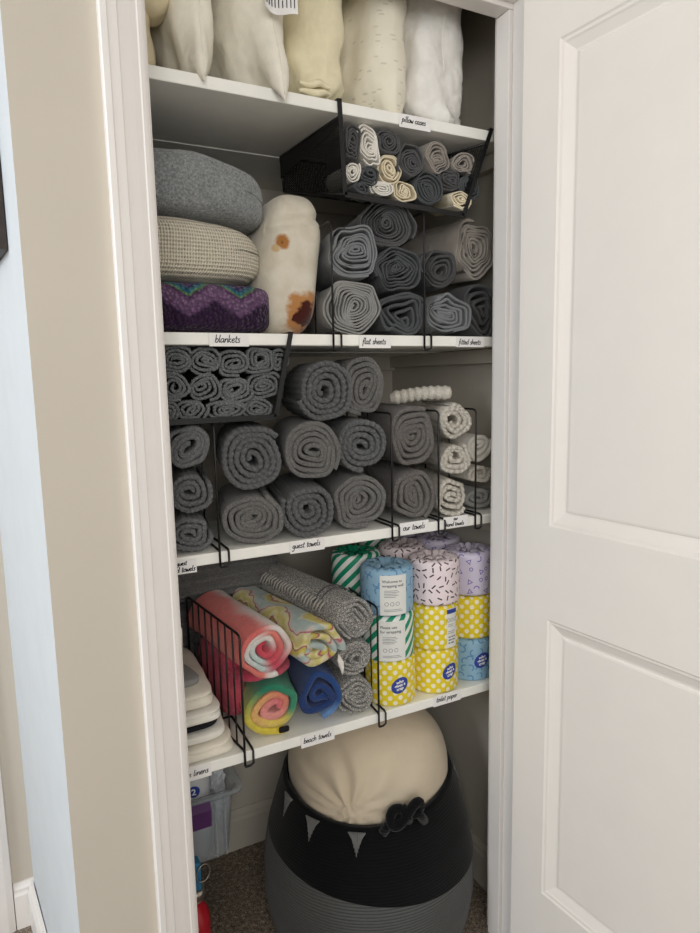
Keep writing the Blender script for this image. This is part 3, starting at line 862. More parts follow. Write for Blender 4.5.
# ------------------------------------------------------------------ pillows on the top shelf
def pillow(xc, T, D, H, yf, zb, seed, seamx=(0, 0), droop=0, mbump=.006, nseg=30, lean=0, corner=0, bunch=0):
    """pillow stood on edge, seam towards us. seamx=(x offset of the seam at top, bottom)"""
    mb = MB(); seam = []
    nu, nv = nseg, nseg+8
    grid = {}
    V = []; F = []; UV = []
    for sgn in (-1, 1):
        for i in range(nu+1):
            for j in range(nv+1):
                a = -1+2*i/nu; b = -1+2*j/nv
                u = math.copysign(1-(1-abs(a))**1.8, a); v = math.copysign(1-(1-abs(b))**1.5, b)
                keel = corner > .01
                hu = max(0, 1-abs(u)**(3.4 if keel else 6.0))**.5
                hv = max(0, 1-abs(v)**((2.3 if keel else 7) if v < 0 else 3))**(.62 if keel and v < 0 else .42)
                h = T/2*hu*hv
                fr = ((1-u)/2)
                sx = seamx[0]*(v+1)/2+seamx[1]*(1-v)/2
                x = xc+sx*fr**(1.0 if keel else 2.5)+sgn*h+lean*(v+1)*H/2
                y = yf+D*(u+1)/2
                z = zb+H*(v+1)/2
                # pinched outline between pointed corners
                y += .018*(1-v*v)*fr**3*(-.6)
                w = max(0, (fr-.70)/.30)**1.5*max(0, (-v-.55)/.45)**1.2
                wd = max(0, (fr-.93)/.07)*max(0, (-v-.70)/.30)
                z -= droop*wd; y -= corner*w
                if seamx: x += 0
                k = noise.noise(Vector((x*11+seed*2, y*13, z*8+seed)))+.6*noise.noise(Vector((x*24+seed, y*24, z*17)))
                kk = noise.noise(Vector((x*34+seed*3, y*34, z*30)))
                bb = bunch*max(0, -v-.5)*2*(.4+.6*fr) if bunch else 0
                x += sgn*hu*(mbump*1.5*k+bb*.9*kk); y -= (mbump*.8*k+bb*.9*kk)*fr
                if v < -.98 and wd < .05: z = max(z, zb)
                V.append((x, y, z)); UV.append((y+.001, z))
                if sgn == 1 and i == 0: seam.append((x, y-.0006, z))
    S = (nu+1)*(nv+1)
    for s_ in (0, 1):
        for i in range(nu):
            for j in range(nv):
                a = s_*S+i*(nv+1)+j
                f = (a, a+1, a+nv+2, a+nv+1)
                F.append(f if s_ else f[::-1])
    # join rims
    mb.add(V, F, UV)
    return mb, seam
M['tan'] = cloth('tan_cotton', '#dccfae', weave=(700, .25), wrinkle=(8, .55, .032), var=.07)
M['ecru'] = cloth('ecru_cotton', '#f4efe0', weave=(700, .25), wrinkle=(8, .55, .032), var=.06)
M['ivory'] = cloth('ivory_pillow', '#f7f2e4', weave=(700, .25), wrinkle=(8, .55, .032), var=.05)
M['butter'] = cloth('butter_cotton', '#ede4c4', weave=(700, .25), wrinkle=(8, .55, .032), var=.06)
M['pearl'] = cloth('pearl_cotton', '#efece6', weave=(700, .25), wrinkle=(9, .8, .036), var=.05)
def printed():
    t = NT('printed_ticking'); o = t.obj()
    mp = t.n('ShaderNodeMapping'); t.l(o, mp.inputs[0]); mp.inputs['Scale'].default_value = (30, 40, 110); mp.inputs['Rotation'].default_value = (.35, .5, 0)
    v = t.vor(1.0, mp.outputs[0])
    dash = t.math('LESS_THAN', v.outputs['Distance'], .20)
    base = t.ramp(t.noise(14, 3), [(.3, '#e6dfcb'), (.7, '#f0ead8')])
    t.col(t.mix(t.math('MULTIPLY', dash, .35), base, lin('#a9a28f'))); t.set(.9, .15, .15)
    p = t.bump(t.noise(8, 3), .55, .032); return t.m
M['printed'] = printed()
PL = [('tan', -.008, .090, .38, .40, .034, 1, (0, 0), 0, 'tan pillow half hidden by the left jamb, flap folded over', 0, .010),
      ('ecru', .088, .098, .40, .44, .006, 2, (.010, .002), .020, 'ecru pillow, second from the left, seam down its middle', .022, 0),
      ('ivory', .193, .128, .42, .46, .004, 3, (.004, .034), .034, 'ivory pillow with a paper tag and a pointed corner over the edge', .036, 0),
      ('butter', .313, .118, .42, .46, .020, 4, (.026, .018), 0, 'butter yellow pillow bunched at its lower end, in the middle', .006, .030),
      ('printed', .441, .120, .42, .46, .018, 5, (.025, .036), .004, 'ivory pillow with faint printed dashes, second from the right', .006, .012),
      ('pearl', .596, .178, .42, .42, .024, 6, (-.01, .01), 0, 'pearl white crumpled pillow at the right end of the top shelf', 0, .034)]
for mt, xc, T, D, H, yf, seed, sx, dr, w, co, bu in PL:
    t = thing('pillow', w, 'pillow', (xc, .2, ZS[0]+.001), 'pillows on the top shelf')
    mb, seam = pillow(xc, T, D, H, yf, ZS[0]+.0015, seed, sx, dr,   .018 if mt == 'pearl' else .012, corner=co, bunch=bu)
    mb.build('cover', M[mt], t)
    if mt in ('ecru', 'ivory', 'pearl'):
        m = MB(); m.tube(seam[2 if mt != 'pearl' else 12:], .0011, 5); m.build('seam', M['ecru'] if mt != 'pearl' else M['pearl'], t)
    if mt == 'butter':
        for r_ in range(2):
            m = MB()
            pts = [(.272+.062*f, .011-.003*r_+.003*math.sin(f*8+r_), 1.8475+.013*r_+.0022*math.sin(f*9+2*r_)+.004*f) for f in [i/48 for i in range(49)]]
            m.tube(pts, [.0030+.0040*math.sin(PI*i/48)for i in range(49)], 8); m.build('gathered_hem', M['butter'], t)
    if mt == 'tan':
        m = softbox(.012, .06, 2.012, .046, .045, .075, p=3.5, n=14, disp=wrinkler(.006, 18, 2)); m.build('folded_flap', M['tan'], t)
    if mt == 'printed':
        m = MB()
        a, b = Vector((.441, -.0105, 1.850)), Vector((.478, -.010, 1.935))
        for k in range(34):
            if k % 6 == 5: continue
            p = a+(b-a)*k/34; q = a+(b-a)*(k+.55)/34; n = Vector((.0024, 0, -.001))*(1 if k % 3 else .6)
            m.add([p-n, q-n, q+n, p+n], [(0, 1, 2, 3)], smooth=False)
        #m.build('printed_line', M['sheet_grey'], t)
    if mt == 'ivory':
        m = MB(); vs = []
        for i in range(13):
            f = i/12
            x = .196+.056*f; y = -.030+.010*math.sin(f*PI*1.6)
            vs += [(x, y, 1.955-.008*f-.004*math.sin(f*PI)), (x, y+.004, 2.035)]
        m.add(vs, [(2*i, 2*i+2, 2*i+3, 2*i+1) for i in range(12)])
        tg = m.build('paper_tag', M['card'], t)
        m = MB()
        for i in range(9):
            x = .200+.0056*i; f = (x-.196)/.056; y = -.0308+.010*math.sin(f*PI*1.6)
            z0 = 1.962-.008*f; hgt = .012+.020*((i*7) % 5)/5
            m.box(x, x+.0016, y, y+.0004, z0, z0+hgt)
        m.build('print', M['ink'], tg)

# ------------------------------------------------------------------ beach towels
def stripes(name, period, stops, warp=.1, wscale=8, interp='EASE', fuzz=(380, .7), total=False, axis=0, yw=0):
    t = NT(name)
    sep = t.n('ShaderNodeSeparateXYZ'); t.l(t.uv(), sep.inputs[0])
    s = sep.outputs[0]
    nzz = t.math('MULTIPLY', t.math('SUBTRACT', t.noise(wscale, 2), .5), warp)
    u = t.math('ADD', t.math('MULTIPLY', s, 1/period), nzz)
    if yw: u = t.math('ADD', u, t.math('MULTIPLY', t.math('SINE', t.math('MULTIPLY', sep.outputs[1], 45.0)), yw))
    if not total: u = t.math('FRACT', u)
    c = t.ramp(u, stops, interp)
    f = t.noise(90, 4)
    t.col(t.mix(t.math('MULTIPLY', f, .35), c, lin('#3a3436'))); t.set(.95, .1, .2)
    v = t.vor(fuzz[0]); t.bump(t.math('SUBTRACT', 1.0, v.outputs['Distance']), fuzz[1], .0025)
    return t.m
M['pink'] = stripes('pink_striped_terry', .84, [(0, '#d8465c'), (.05, '#e0606c'), (.09, '#f4e9e2'), (.16, '#cfe2de'), (.20, '#e05868'), (.28, '#ee8a7c'), (.32, '#f4e9e2'), (.41, '#cfdfdc'), (.45, '#d65468'), (.52, '#f0dcd4'), (.56, '#f3ece6'), (.60, '#ea7a74'), (.745, '#ee8478'), (.77, '#f3ece6'), (.85, '#f0e4de'), (.875, '#d8556a'), (.91, '#f3ece6'), (.94, '#e46a70'), (1, '#ea7470')], .06, 9, total=True)
M['yellow'] = stripes('yellow_swirl_terry', .085, [(0, '#ddd083'), (.22, '#e6dfb0'), (.26, '#b9637a'), (.32, '#e3cdc2'), (.36, '#c3cfca'), (.58, '#b4c6c4'), (.62, '#e0deC4'), (.72, '#dccd6a'), (.80, '#d2c35c'), (.84, '#b5566c'), (.90, '#efe6b8'), (1, '#e6d67a')], 1.1, 16, yw=.25)
M['greenyel'] = stripes('green_yellow_terry', .74, [(0, '#ef7f86'), (.10, '#f2a39a'), (.20, '#f08f78'), (.30, '#f4c07a'), (.38, '#efd66a'), (.46, '#3f9a78'), (.58, '#2f8a6a'), (.68, '#e8d552'), (.82, '#ead34a'), (.90, '#2d8566'), (1, '#e9d24a')], .05, 12, total=True)
M['royal'] = stripes('royal_blue_terry', .5, [(0, '#274784'), (.5, '#22407a'), (.8, '#2a5292'), (.88, '#6d97cf'), (1, '#7fa5d6')], .06, 10, total=True)
M['coral'] = cloth('coral_terry', '#cf5a68', fuzz=(380, .8), var=.2, vscale=16, c2='#a83552')
def weave_mat():
    t = NT('black_white_weave')
    sep = t.n('ShaderNodeSeparateXYZ'); t.l(t.uv(), sep.inputs[0])
    v = t.vor(620)
    f = t.noise(420, 2, rough=.8)
    base = t.ramp(f, [(.36, '#3c3c3d'), (.5, '#8b8986'), (.64, '#cfccc4')])
    ln = t.math('LESS_THAN', t.math('FRACT', t.math('MULTIPLY', sep.outputs[1], 1/.055)), .0)
    t.col(base); t.set(.95, .1, .15)
    t.bump(f, .8, .002)
    return t.m
M['weave'] = weave_mat()
M['fringe'] = cloth('cotton_fringe', '#a9a59e', var=.1)
M['whitefr'] = cloth('white_fringe', '#e6e2da', var=.06)

G = 'beach towels on the lowest shelf'
Z4 = ZS[3]
mb = roll(.182, .6690, .069, .0580, .020, .24, .0160, seed=301, fill=.93, warp=.22, tail=-75, dirn=1, yamp=.006, dome=.012, wob=.004, slope=(.20, 0), tilt=.10)
o = place('beach_towel', mb, M['greenyel'], 'green, yellow and pink beach towel roll on the shelf beside the barred divider', 'towel', G, (.182, .02, Z4))
m = softbox(.200, .0165, .6235, .011, .003, .006, p=5, n=6); m.build('care_tag', M['ink'], o)
mb = roll(.281, .6725, .0485, .0620, .014, .23, .0150, seed=302, fill=.92, warp=.45, tail=-80, dirn=-1, yamp=.012, dome=.012, wob=.006, slope=(.15, 0))
o = place('beach_towel', mb, M['royal'], 'royal blue beach towel roll under the yellow swirled one', 'towel', G, (.304, .035, Z4))
mb = softbox(.116, .170, .697, .022, .095, .076, p=3.2, n=20, disp=wrinkler(.006, 14, 3), rotz=.16)
mb = softbox(.172, .130, .7350, .066, .095, .013, p=3.2, n=20, disp=wrinkler(.008, 16, 5), rotz=.1, mb=mb)
o = place('beach_towel', mb, M['coral'], 'coral red towel squeezed behind the divider under the pink striped roll', 'towel', G, (.17, .19, .72))
mb = roll(.170, .7990, .060, .0560, .012, .255, .0125, seed=303, fill=.93, warp=.24, tail=-70, dirn=1, yamp=.004, dome=.016, wob=.004, slope=(-.16, .02), tilt=.12)
place('beach_towel', mb, M['pink'], 'pink and white striped beach towel roll at the top beside the divider', 'towel', G, (.17, .02, .735))
mb = roll(.2765, .7880, .0545, .0570, .000, .285, .0150, seed=304, fill=.93, warp=.34, tail=-20, dirn=-1, yamp=.008, dome=.010, poly=.03, polyk=5, wob=.004, slope=(-.22, .03), tilt=.10)
place('beach_towel', mb, M['yellow'], 'yellow and pale blue swirled beach towel roll, top centre', 'towel', G, (.28, .01, .728))
G = 'grey fringed turkish towels'
for i, (x, z, rx, rz, w) in enumerate([(.364, .6545, .046, .0445, 'grey woven fringed towel roll, lowest of the three by the divider'), (.365, .7375, .0445, .0385, 'grey woven fringed towel roll, middle of the three by the divider'), (.3665, .8260, .0445, .0495, 'grey woven towel roll with tassels, top of the three by the divider')]):
    mb = roll(x, z, rx, rz, .012, .26 if i < 2 else .28, .0082, seed=310+i, fill=.9, warp=.36, tail=(-100, -60, 250)[i], dirn=1, yamp=.006, dome=.004, wob=.003, slope=(.10, 0) if i < 2 else (-.24, .06), tilt=.14)
    o = place('turkish_towel', mb, M['weave'], w, 'towel', G, (x, .02, z-rz))
    if i == 2:
        m = MB()
        for k in range(22):
            f = k/21
            yy = .06+.22*f
            p = Vector((x-.24*(yy-.02)-rx*.86, yy, z+.06*(yy-.02)+rz*.62))
            jx = random.uniform(-.004, .004)
            m.tube([p, p+Vector((-.010, jx, -.006)), p+Vector((-.015+jx, jx, -.020))], [.0022, .0026, .0014], 5)
        m.build('fringe', M['fringe'], o)
        for yy in (.075, .092):
            m = MB()
            pts = []
            for k in range(15):
                a = math.radians(40+115*k/14)
                pts.append((x-.24*(yy-.02)+(rx+.0006)*math.cos(a), yy, z+.06*(yy-.02)+(rz+.0012)*math.sin(a)))
            m.tube(pts, .0016, 5); m.build('dark_stripe', M['sheet_dark'], o)
    if i == 1:
        m = MB()
        for k in range(5):
            p = Vector((x-rx*.90+.002*k, .012-.001*k, z+rz*.55-.004*k))
            m.tube([p, p+Vector((-.003, -.004, -.012)), p+Vector((-.001-.001*k, -.005, -.026))], [.0018, .0028, .0016], 5)
        m.build('fringe', M['whitefr'], o)

# folded grey blankets behind
G = 'folded grey throws at the back of the lowest shelf'
for i, (z0, z1, dx) in enumerate([(.6095, .72, 0), (.7215, .825, .01), (.8265, .948, .0)]):
    def fold(u, v, w, p, s=i):
        q = Vector(p)
        if v < .2: q.y += .022*abs(math.sin((p.z+.012*noise.noise(Vector((p.x*9, s, 0)))-.03*p.x)*PI/.024))**.6*-1+.012
        q.z += .010*noise.noise(Vector((p.x*9+s, p.y*5, 1)))*max(0, w)
        return q
    mb = softbox(.115+dx, .392, (z0+z1)/2, .195, .105, (z1-z0)/2, p=7, n=36, disp=fold)
    place('folded_throw', mb, M['terry2'] if i != 1 else M['sheet_dark'], ('dark grey folded throw at the bottom behind the beach towels', 'dark grey folded throw in the middle behind the beach towels', 'dark grey folded throw on top at the back, behind the beach towels')[i], 'throw', G, (.11, .4, z0))

# table linens
G = 'folded table linens at the left jamb'
M['linen'] = cloth('cream_linen', '#e8e1d2', weave=(800, .25), wrinkle=(18, .5, .010), var=.05)
M['linen_w'] = cloth('white_linen', '#e9e6dc', weave=(800, .25), wrinkle=(18, .5, .010), var=.05)
M['blackcloth'] = cloth('black_cloth', '#1c1d22', weave=(800, .2), var=.2)
LN = [(.6095, .6405, .004, .098, 'linen', 'cream folded tablecloth at the bottom of the left stack'), (.6410, .6625, .010, .092, 'linen_w', 'pale folded tablecloth just under the black cloth'),
      (.6630, .6770, .020, .078, 'blackcloth', 'black folded cloth in the middle of the cream linens'), (.6775, .7040, .014, .080, 'linen_w', 'cream folded tablecloth lying on the black cloth'),
      (.7045, .7400, .022, .068, 'linen', 'thick cream folded tablecloth on top of the linen stack')]
for i, (z0, z1, yf, xr, mt, w) in enumerate(LN):
    hz = (z1-z0)/2
    def fold(u, v, w_, p, s=i, hz=hz):
        q = Vector(p)
        g = .006*math.exp(-((p.z-.15*hz+.003*noise.noise(Vector((p.x*20, s, 0))))/.0022)**2) if hz > .012 else 0
        if v < -.3: q.y += g
        if u > .3: q.x -= g
        q.z += .004*noise.noise(Vector((p.x*16+s*3, p.y*12, s)))*max(0, w_)*(2 if s == 4 else .35); q.x += .006*noise.noise(Vector((p.z*60, p.y*16, s*4.3)))*(u > 0); q.z += (.012*max(0, -u)*(w_ > 0) if s == 4 else 0)
        return q
    xl = -.085
    mb = softbox((xl+xr)/2, yf+.13, (z0+z1)/2, (xr-xl)/2, .13, hz, p=7 if hz > .012 else 5, n=22, disp=fold)
    place('table_linen', mb, M[mt], w, 'table linen', G, ((xl+xr)/2, yf+.13, z0))
mb = softbox(-.002, .10, .7495, .042, .055, .0085, p=5, n=16, disp=wrinkler(.004, 22, 9), rotz=.2)
place('table_linen', mb, M['sheet_light'], 'crumpled grey cloth with a dark edge lying on the linen stack', 'table linen', G, (0, .1, .741))

# ------------------------------------------------------------------ toilet rolls
def tp_mat(name, base, kind, ink):
    t = NT(name)
    uv = t.uv()
    cb = lin(base)
    if kind == 'dots':
        sep = t.n('ShaderNodeSeparateXYZ'); t.l(uv, sep.inputs[0]); per = .0235
        def grid(ox, oy):
            a = t.math('SUBTRACT', t.math('FRACT', t.math('ADD', t.math('MULTIPLY', sep.outputs[0], 1/per), ox)), .5)
            b = t.math('SUBTRACT', t.math('FRACT', t.math('ADD', t.math('MULTIPLY', sep.outputs[1], 1/per), oy)), .5)
            return t.math('LESS_THAN', t.math('ADD', t.math('MULTIPLY', a, a), t.math('MULTIPLY', b, b)), .050)
        f = t.math('MAXIMUM', grid(0, 0), grid(.5, .5))
    elif kind == 'diag':
        sep = t.n('ShaderNodeSeparateXYZ'); t.l(uv, sep.inputs[0])
        f = t.math('LESS_THAN', t.math('FRACT', t.math('MULTIPLY', t.math('SUBTRACT', sep.outputs[0], sep.outputs[1]), 1/.030)), .5)
    else:
        sc = {'confetti': 60, 'shapes': 42, 'arcs': 46}[kind]
        v = t.vor(sc, uv, rnd=.55, dim='2D')
        d = t.n('ShaderNodeVectorMath', operation='SUBTRACT')
        s2 = t.n('ShaderNodeVectorMath', operation='SCALE'); t.l(uv, s2.inputs[0]); s2.inputs['Scale'].default_value = sc
        s3 = t.n('ShaderNodeVectorMath', operation='SCALE'); t.l(v.outputs['Position'], s3.inputs[0]); s3.inputs['Scale'].default_value = sc
        t.l(s2.outputs[0], d.inputs[0]); t.l(s3.outputs[0], d.inputs[1])
        rc = t.n('ShaderNodeSeparateColor'); t.l(v.outputs['Color'], rc.inputs[0])
        rt = t.n('ShaderNodeVectorRotate', rotation_type='Z_AXIS'); t.l(d.outputs[0], rt.inputs['Vector'])
        t.l(t.math('MULTIPLY', rc.outputs[0], 6.283), rt.inputs['Angle'])
        sp = t.n('ShaderNodeSeparateXYZ'); t.l(rt.outputs[0], sp.inputs[0])
        ax, ay = t.math('ABSOLUTE', sp.outputs[0]), t.math('ABSOLUTE', sp.outputs[1])
        if kind == 'confetti':
            f = t.math('MULTIPLY', t.math('LESS_THAN', ax, .34), t.math('LESS_THAN', ay, .095))
        else:
            r = t.math('SQRT', t.math('ADD', t.math('MULTIPLY', sp.outputs[0], sp.outputs[0]), t.math('MULTIPLY', sp.outputs[1], sp.outputs[1])))
            ring = t.math('LESS_THAN', t.math('ABSOLUTE', t.math('SUBTRACT', r, .26)), .055)
            arc = t.math('MULTIPLY', ring, t.math('GREATER_THAN', sp.outputs[1], .02))
            if kind == 'arcs':
                arc2 = t.math('MULTIPLY', t.math('LESS_THAN', t.math('ABSOLUTE', t.math('SUBTRACT', r, .33)), .075), t.math('GREATER_THAN', sp.outputs[1], -.02))
                f = arc2
            else:
                # triangle outline, ring or arc chosen per cell
                tr = t.math('MAXIMUM', t.math('ADD', t.math('MULTIPLY', ax, .866), t.math('MULTIPLY', sp.outputs[1], .5)), t.math('MULTIPLY', sp.outputs[1], -1.0))
                tri = t.math('MULTIPLY', t.math('LESS_THAN', tr, .17), t.math('GREATER_THAN', tr, .09))
                p1 = t.math('LESS_THAN', rc.outputs[1], .4); p2 = t.math('GREATER_THAN', rc.outputs[1], .65)
                mid = t.math('SUBTRACT', 1.0, t.math('MAXIMUM', p1, p2))
                f = t.math('MAXIMUM', t.math('MULTIPLY', tri, p1), t.math('MAXIMUM', t.math('MULTIPLY', arc, p2), t.math('MULTIPLY', t.math('LESS_THAN', t.math('ABSOLUTE', t.math('SUBTRACT', r, .16)), .04), mid)))
    t.col(t.mix(f, cb, lin(ink))); t.set(.45, .35)
    p = t.bump(t.noise(38, 3), .35, .004); t.bump(t.noise(120, 2), .2, .0015, p)
    return t.m
TPM = {'yellow': tp_mat('yellow_dot_paper', '#e6cf2a', 'dots', '#f3ecd2'), 'blue': tp_mat('blue_arc_paper', '#8fb4cc', 'arcs', '#5f8cb6'), 'green': tp_mat('green_stripe_paper', '#e9ebe6', 'diag', '#16906c'),
       'pink': tp_mat('confetti_paper', '#eedfe2', 'confetti', '#3a2a33'), 'lilac': tp_mat('lilac_shape_paper', '#cfc8da', 'shapes', '#7a6bb0')}
M['logo'] = plain('logo_blue', '#34479a', .5, .3)
M['white_ink'] = plain('white_print', '#f2f2f0', .5, .3)
M['panel'] = plain('panel_white', '#e4e4df', .5, .3, var=.02)
M['grey_ink'] = plain('grey_print', '#5d5f66', .6, .2)
RT, HT = .0588, .1030
def cyl_wrap(mb, verts, faces, cx, cy, z0, ang, off, smooth=False):
    vs = []
    for x, y, _ in verts:
        a = ang+x/RT
        vs.append((cx+(RT+off)*math.cos(a), cy+(RT+off)*math.sin(a), z0+y))
    mb.add(vs, faces, smooth=smooth)
def toilet_roll(cx, cy, z0, kind, label, group, logo=None, panel=None, rot=0, seed=0):
    t = thing('toilet_roll', label, 'toilet paper', (cx, cy, z0), group)
    z1 = z0+HT
    prof = [(.018, z0+.004), (.030, z0+.001), (RT-.006, z0+.0005), (RT-.0015, z0+.003), (RT, z0+.008)]
    prof += [(RT, z0+.008+(HT-.018)*k/6) for k in range(1, 7)]
    prof += [(RT-.0015, z1-.005), (RT-.006, z1-.001), (RT-.014, z1), (.036, z1-.001), (.026, z1-.003), (.019, z1-.010), (.012, z1-.020), (.001, z1-.024)]
    n = 64
    vs = []; uv = []; L = 0
    for i, (r, z) in enumerate(prof):
        if i: L += math.hypot(r-prof[i-1][0], z-prof[i-1][1])
        for k in range(n+1):
            a = 2*PI*k/n
            top = max(0, (z-(z1-.012))/.012)
            rr = r; zz = z
            pl = math.sin(a*17+seed)+.6*math.sin(a*29+seed*2)
            if i > 10:
                zz += .0016*pl*min(1, (RT-r)/.012)*(1 if r > .01 else 0)
            else:
                rr += .0007*noise.noise(Vector((math.cos(a)*4+seed, math.sin(a)*4, z*60)))
            vs.append((cx+rr*math.cos(a), cy+rr*math.sin(a), zz)); uv.append((a*RT*1.0+rot, L))
    m = MB(); m.add(vs, [(i*(n+1)+k, i*(n+1)+k+1, (i+1)*(n+1)+k+1, (i+1)*(n+1)+k) for i in range(len(prof)-1) for k in range(n)], uv)
    m.build('wrapper', TPM[kind], t)
    # crumpled paper ends tucked into the core
    m = MB(); rnd = random.Random(seed)
    for k in range(9):
        a = 2*PI*k/9+rnd.random()*.4
        r0, r1 = .012, .036+.012*rnd.random()
        da = .28
        P = []
        for r, zz in ((r0, z1-.016), ((r0+r1)/2, z1+.0042+.002*rnd.random()), (r1, z1+.0012)):
            for s_ in (-1, 0, 1):
                P.append((cx+r*math.cos(a+s_*da), cy+r*math.sin(a+s_*da), zz+(.0022 if s_ == 0 else -.001)))
        m.add(P, [(0, 1, 4, 3), (1, 2, 5, 4), (3, 4, 7, 6), (4, 5, 8, 7)])
    m.build('tucked_end', TPM[kind], t)
    if panel:
        ang, w, zb, zt, lines, blk = panel
        m = MB(); k = 14
        g = [(-w/2+w*i/k, zb) for i in range(k+1)]+[(-w/2+w*i/k, zt) for i in range(k+1)]
        cyl_wrap(m, [(x, y, 0) for x, y in g], [(i, i+1, k+2+i, k+1+i) for i in range(k)], cx, cy, z0, ang, .0007, True)
        p = m.build('label_panel', M['panel'], t)
        m = MB()
        for (txt, x, y, sz, bold) in lines:
            v, f = text_mesh(txt, sz, bold)
            cyl_wrap(m, [(a+x, b+y, 0) for a, b, _ in v], f, cx, cy, z0, ang, .0012)
        # small body print: fine lines and three pictograms, too small to read
        for (x0, x1, y) in blk['rows']:
            q = 8
            gg = [(x0+(x1-x0)*i/q, y) for i in range(q+1)]+[(x0+(x1-x0)*i/q, y+.0009) for i in range(q+1)]
            cyl_wrap(m, [(x, y_, 0) for x, y_ in gg], [(i, i+1, q+2+i, q+1+i) for i in range(q)], cx, cy, z0, ang, .0012)
        for (x, y) in blk['icons']:
            q = 12; r0, r1 = .0036, .0044
            gg = [(x+r*math.cos(2*PI*i/q), y+r*math.sin(2*PI*i/q), 0) for r in (r0, r1) for i in range(q)]
            cyl_wrap(m, gg, [(i, (i+1) % q, q+(i+1) % q, q+i) for i in range(q)], cx, cy, z0, ang, .0012)
        m.build('lettering', M['grey_ink'], p)
        if blk.get('bar'):
            m = MB(); q = 10; y = zt-.012
            gg = [(-w/2+w*i/q, y) for i in range(q+1)]+[(-w/2+w*i/q, y+.010) for i in range(q+1)]
            cyl_wrap(m, [(x, y_, 0) for x, y_ in gg], [(i, i+1, q+2+i, q+1+i) for i in range(q)], cx, cy, z0, ang, .0013, True)
            m.build('blue_bar', M['logo'], p)
    if logo:
        ang, zc = logo
        m = MB(); k = 28
        ring = [(0, zc, 0)]
        for r in (.35, .7, 1):
            for i in range(k):
                a = 2*PI*i/k
                x, y = .0195*r*math.cos(a), .0180*r*math.sin(a)
                ring.append((x*1.0-y*.0, zc+y+.22*x, 0))
        fs = [(0, 1+i, 1+(i+1) % k) for i in range(k)]
        for j in range(2):
            fs += [(1+j*k+i, 1+(j+1)*k+i, 1+(j+1)*k+(i+1) % k, 1+j*k+(i+1) % k) for i in range(k)]
        cyl_wrap(m, ring, fs, cx, cy, z0, ang, .0012, True)
        lg = m.build('logo', M['logo'], t)
        m = MB()
        for txt, dy in (('who', .0065), ('gives a', -.0012), ('crap', -.0092)):
            v, f = text_mesh(txt, .0098, .0003, .95, 'CENTER')
            cyl_wrap(m, [(a, zc+b+dy-.001+.22*a, 0) for a, b, _ in v], f, cx, cy, z0, ang, .0019)
        m.build('lettering', M['white_ink'], lg)
    return t
TA, TB, TC = .4745, .5930, .7050
ty = .0597
rows = {'rows': [(-.021, .008, .058), (-.021, .012, .0545), (-.021, .006, .051), (-.021, .010, .0475), (-.021, .004, .044), (-.021, .016, .016), (-.021, .020, .0125)], 'icons': [(-.016, .029), (-.004, .029), (.008, .029)]}
rows_b = {'rows': [(-.011, .004, .060), (-.011, .002, .056), (-.011, .009, .044), (-.011, .006, .040)]+[(x0, x1, z+.0008*k) for z, segs in ((.030, ((-.010, -.004), (-.002, .003), (.005, .010))), (.023, ((-.010, -.001), (.001, .009))), (.016, ((-.010, -.005), (-.003, .006)))) for x0, x1 in segs for k in range(3)], 'icons': [(-.010, .071), (0, .071), (.010, .071)], 'bar': True}
G = 'wrapped toilet rolls, front row'
R_ = math.radians
toilet_roll(TA, ty, Z4+.0004, 'yellow', 'yellow polka dot toilet roll at the bottom of the left column', G, logo=(R_(-98), .050), seed=1)
toilet_roll(TA-.004, ty, Z4+.1040, 'green', 'green striped toilet roll with white label, middle of the left column', G, panel=(R_(-110), .062, .004, .094, [('Please use', -.026, .078, .0088, .0001), ('for wrapping', -.026, .068, .0088, .0001)], rows), rot=.01, seed=2)
toilet_roll(TA-.006, ty-.002, Z4+.2090, 'blue', 'pale blue toilet roll with white label on top of the left column', G, panel=(R_(-105), .060, .004, .092, [('Welcome to', -.025, .076, .0085, .0001), ('wrapping well', -.025, .0665, .0085, .0001)], rows), seed=3)
toilet_roll(TB, ty, Z4+.0004, 'yellow', 'yellow polka dot toilet roll with blue logo, bottom of the middle column', G, logo=(R_(-84), .052), rot=.004, seed=4)
toilet_roll(TB, ty-.002, Z4+.1040, 'yellow', 'yellow polka dot toilet roll with a white and blue label in the middle column', G, panel=(R_(-80), .028, .006, .098, [], rows_b), rot=.009, seed=5)
toilet_roll(TB+.001, ty-.003, Z4+.2090, 'pink', 'pale pink confetti toilet roll on top of the middle column', G, seed=6)
toilet_roll(TC, ty+.010, Z4+.0004, 'blue', 'blue toilet roll with arcs and logo at the bottom right', G, logo=(R_(-96), .052), rot=.02, seed=7)
toilet_roll(TC, ty+.010, Z4+.1040, 'yellow', 'yellow polka dot toilet roll in the middle of the right column', G, rot=.013, seed=8)
toilet_roll(TC, ty+.010, Z4+.2090, 'lilac', 'lilac toilet roll with triangles and rings, top of the right column', G, rot=.006, seed=9)
G = 'wrapped toilet rolls, rear row'
BK = [('green', 'green', 'green', 'green striped toilet roll standing behind the pale blue one'), ('yellow', 'yellow', 'pink', 'confetti toilet roll behind the pale pink front one'), ('blue', 'yellow', 'lilac', 'lilac toilet roll behind the right front column')]
for j, xx in enumerate((.472, .5880, .7058)):
    for l in range(3):
        lab = BK[j][3] if l == 2 else ('toilet roll in the rear row, hidden under the '+('green striped', 'confetti', 'lilac')[j]+' one'+(', at shelf level' if l == 0 else ''))
        toilet_roll(xx-(.012 if j == 0 else 0), .188+(0, 0, .016)[j], Z4+.0004+.1045*l, BK[j][l], lab, G, rot=.005*l, seed=20+3*j+l)
G = 'wrapped toilet rolls, third row'
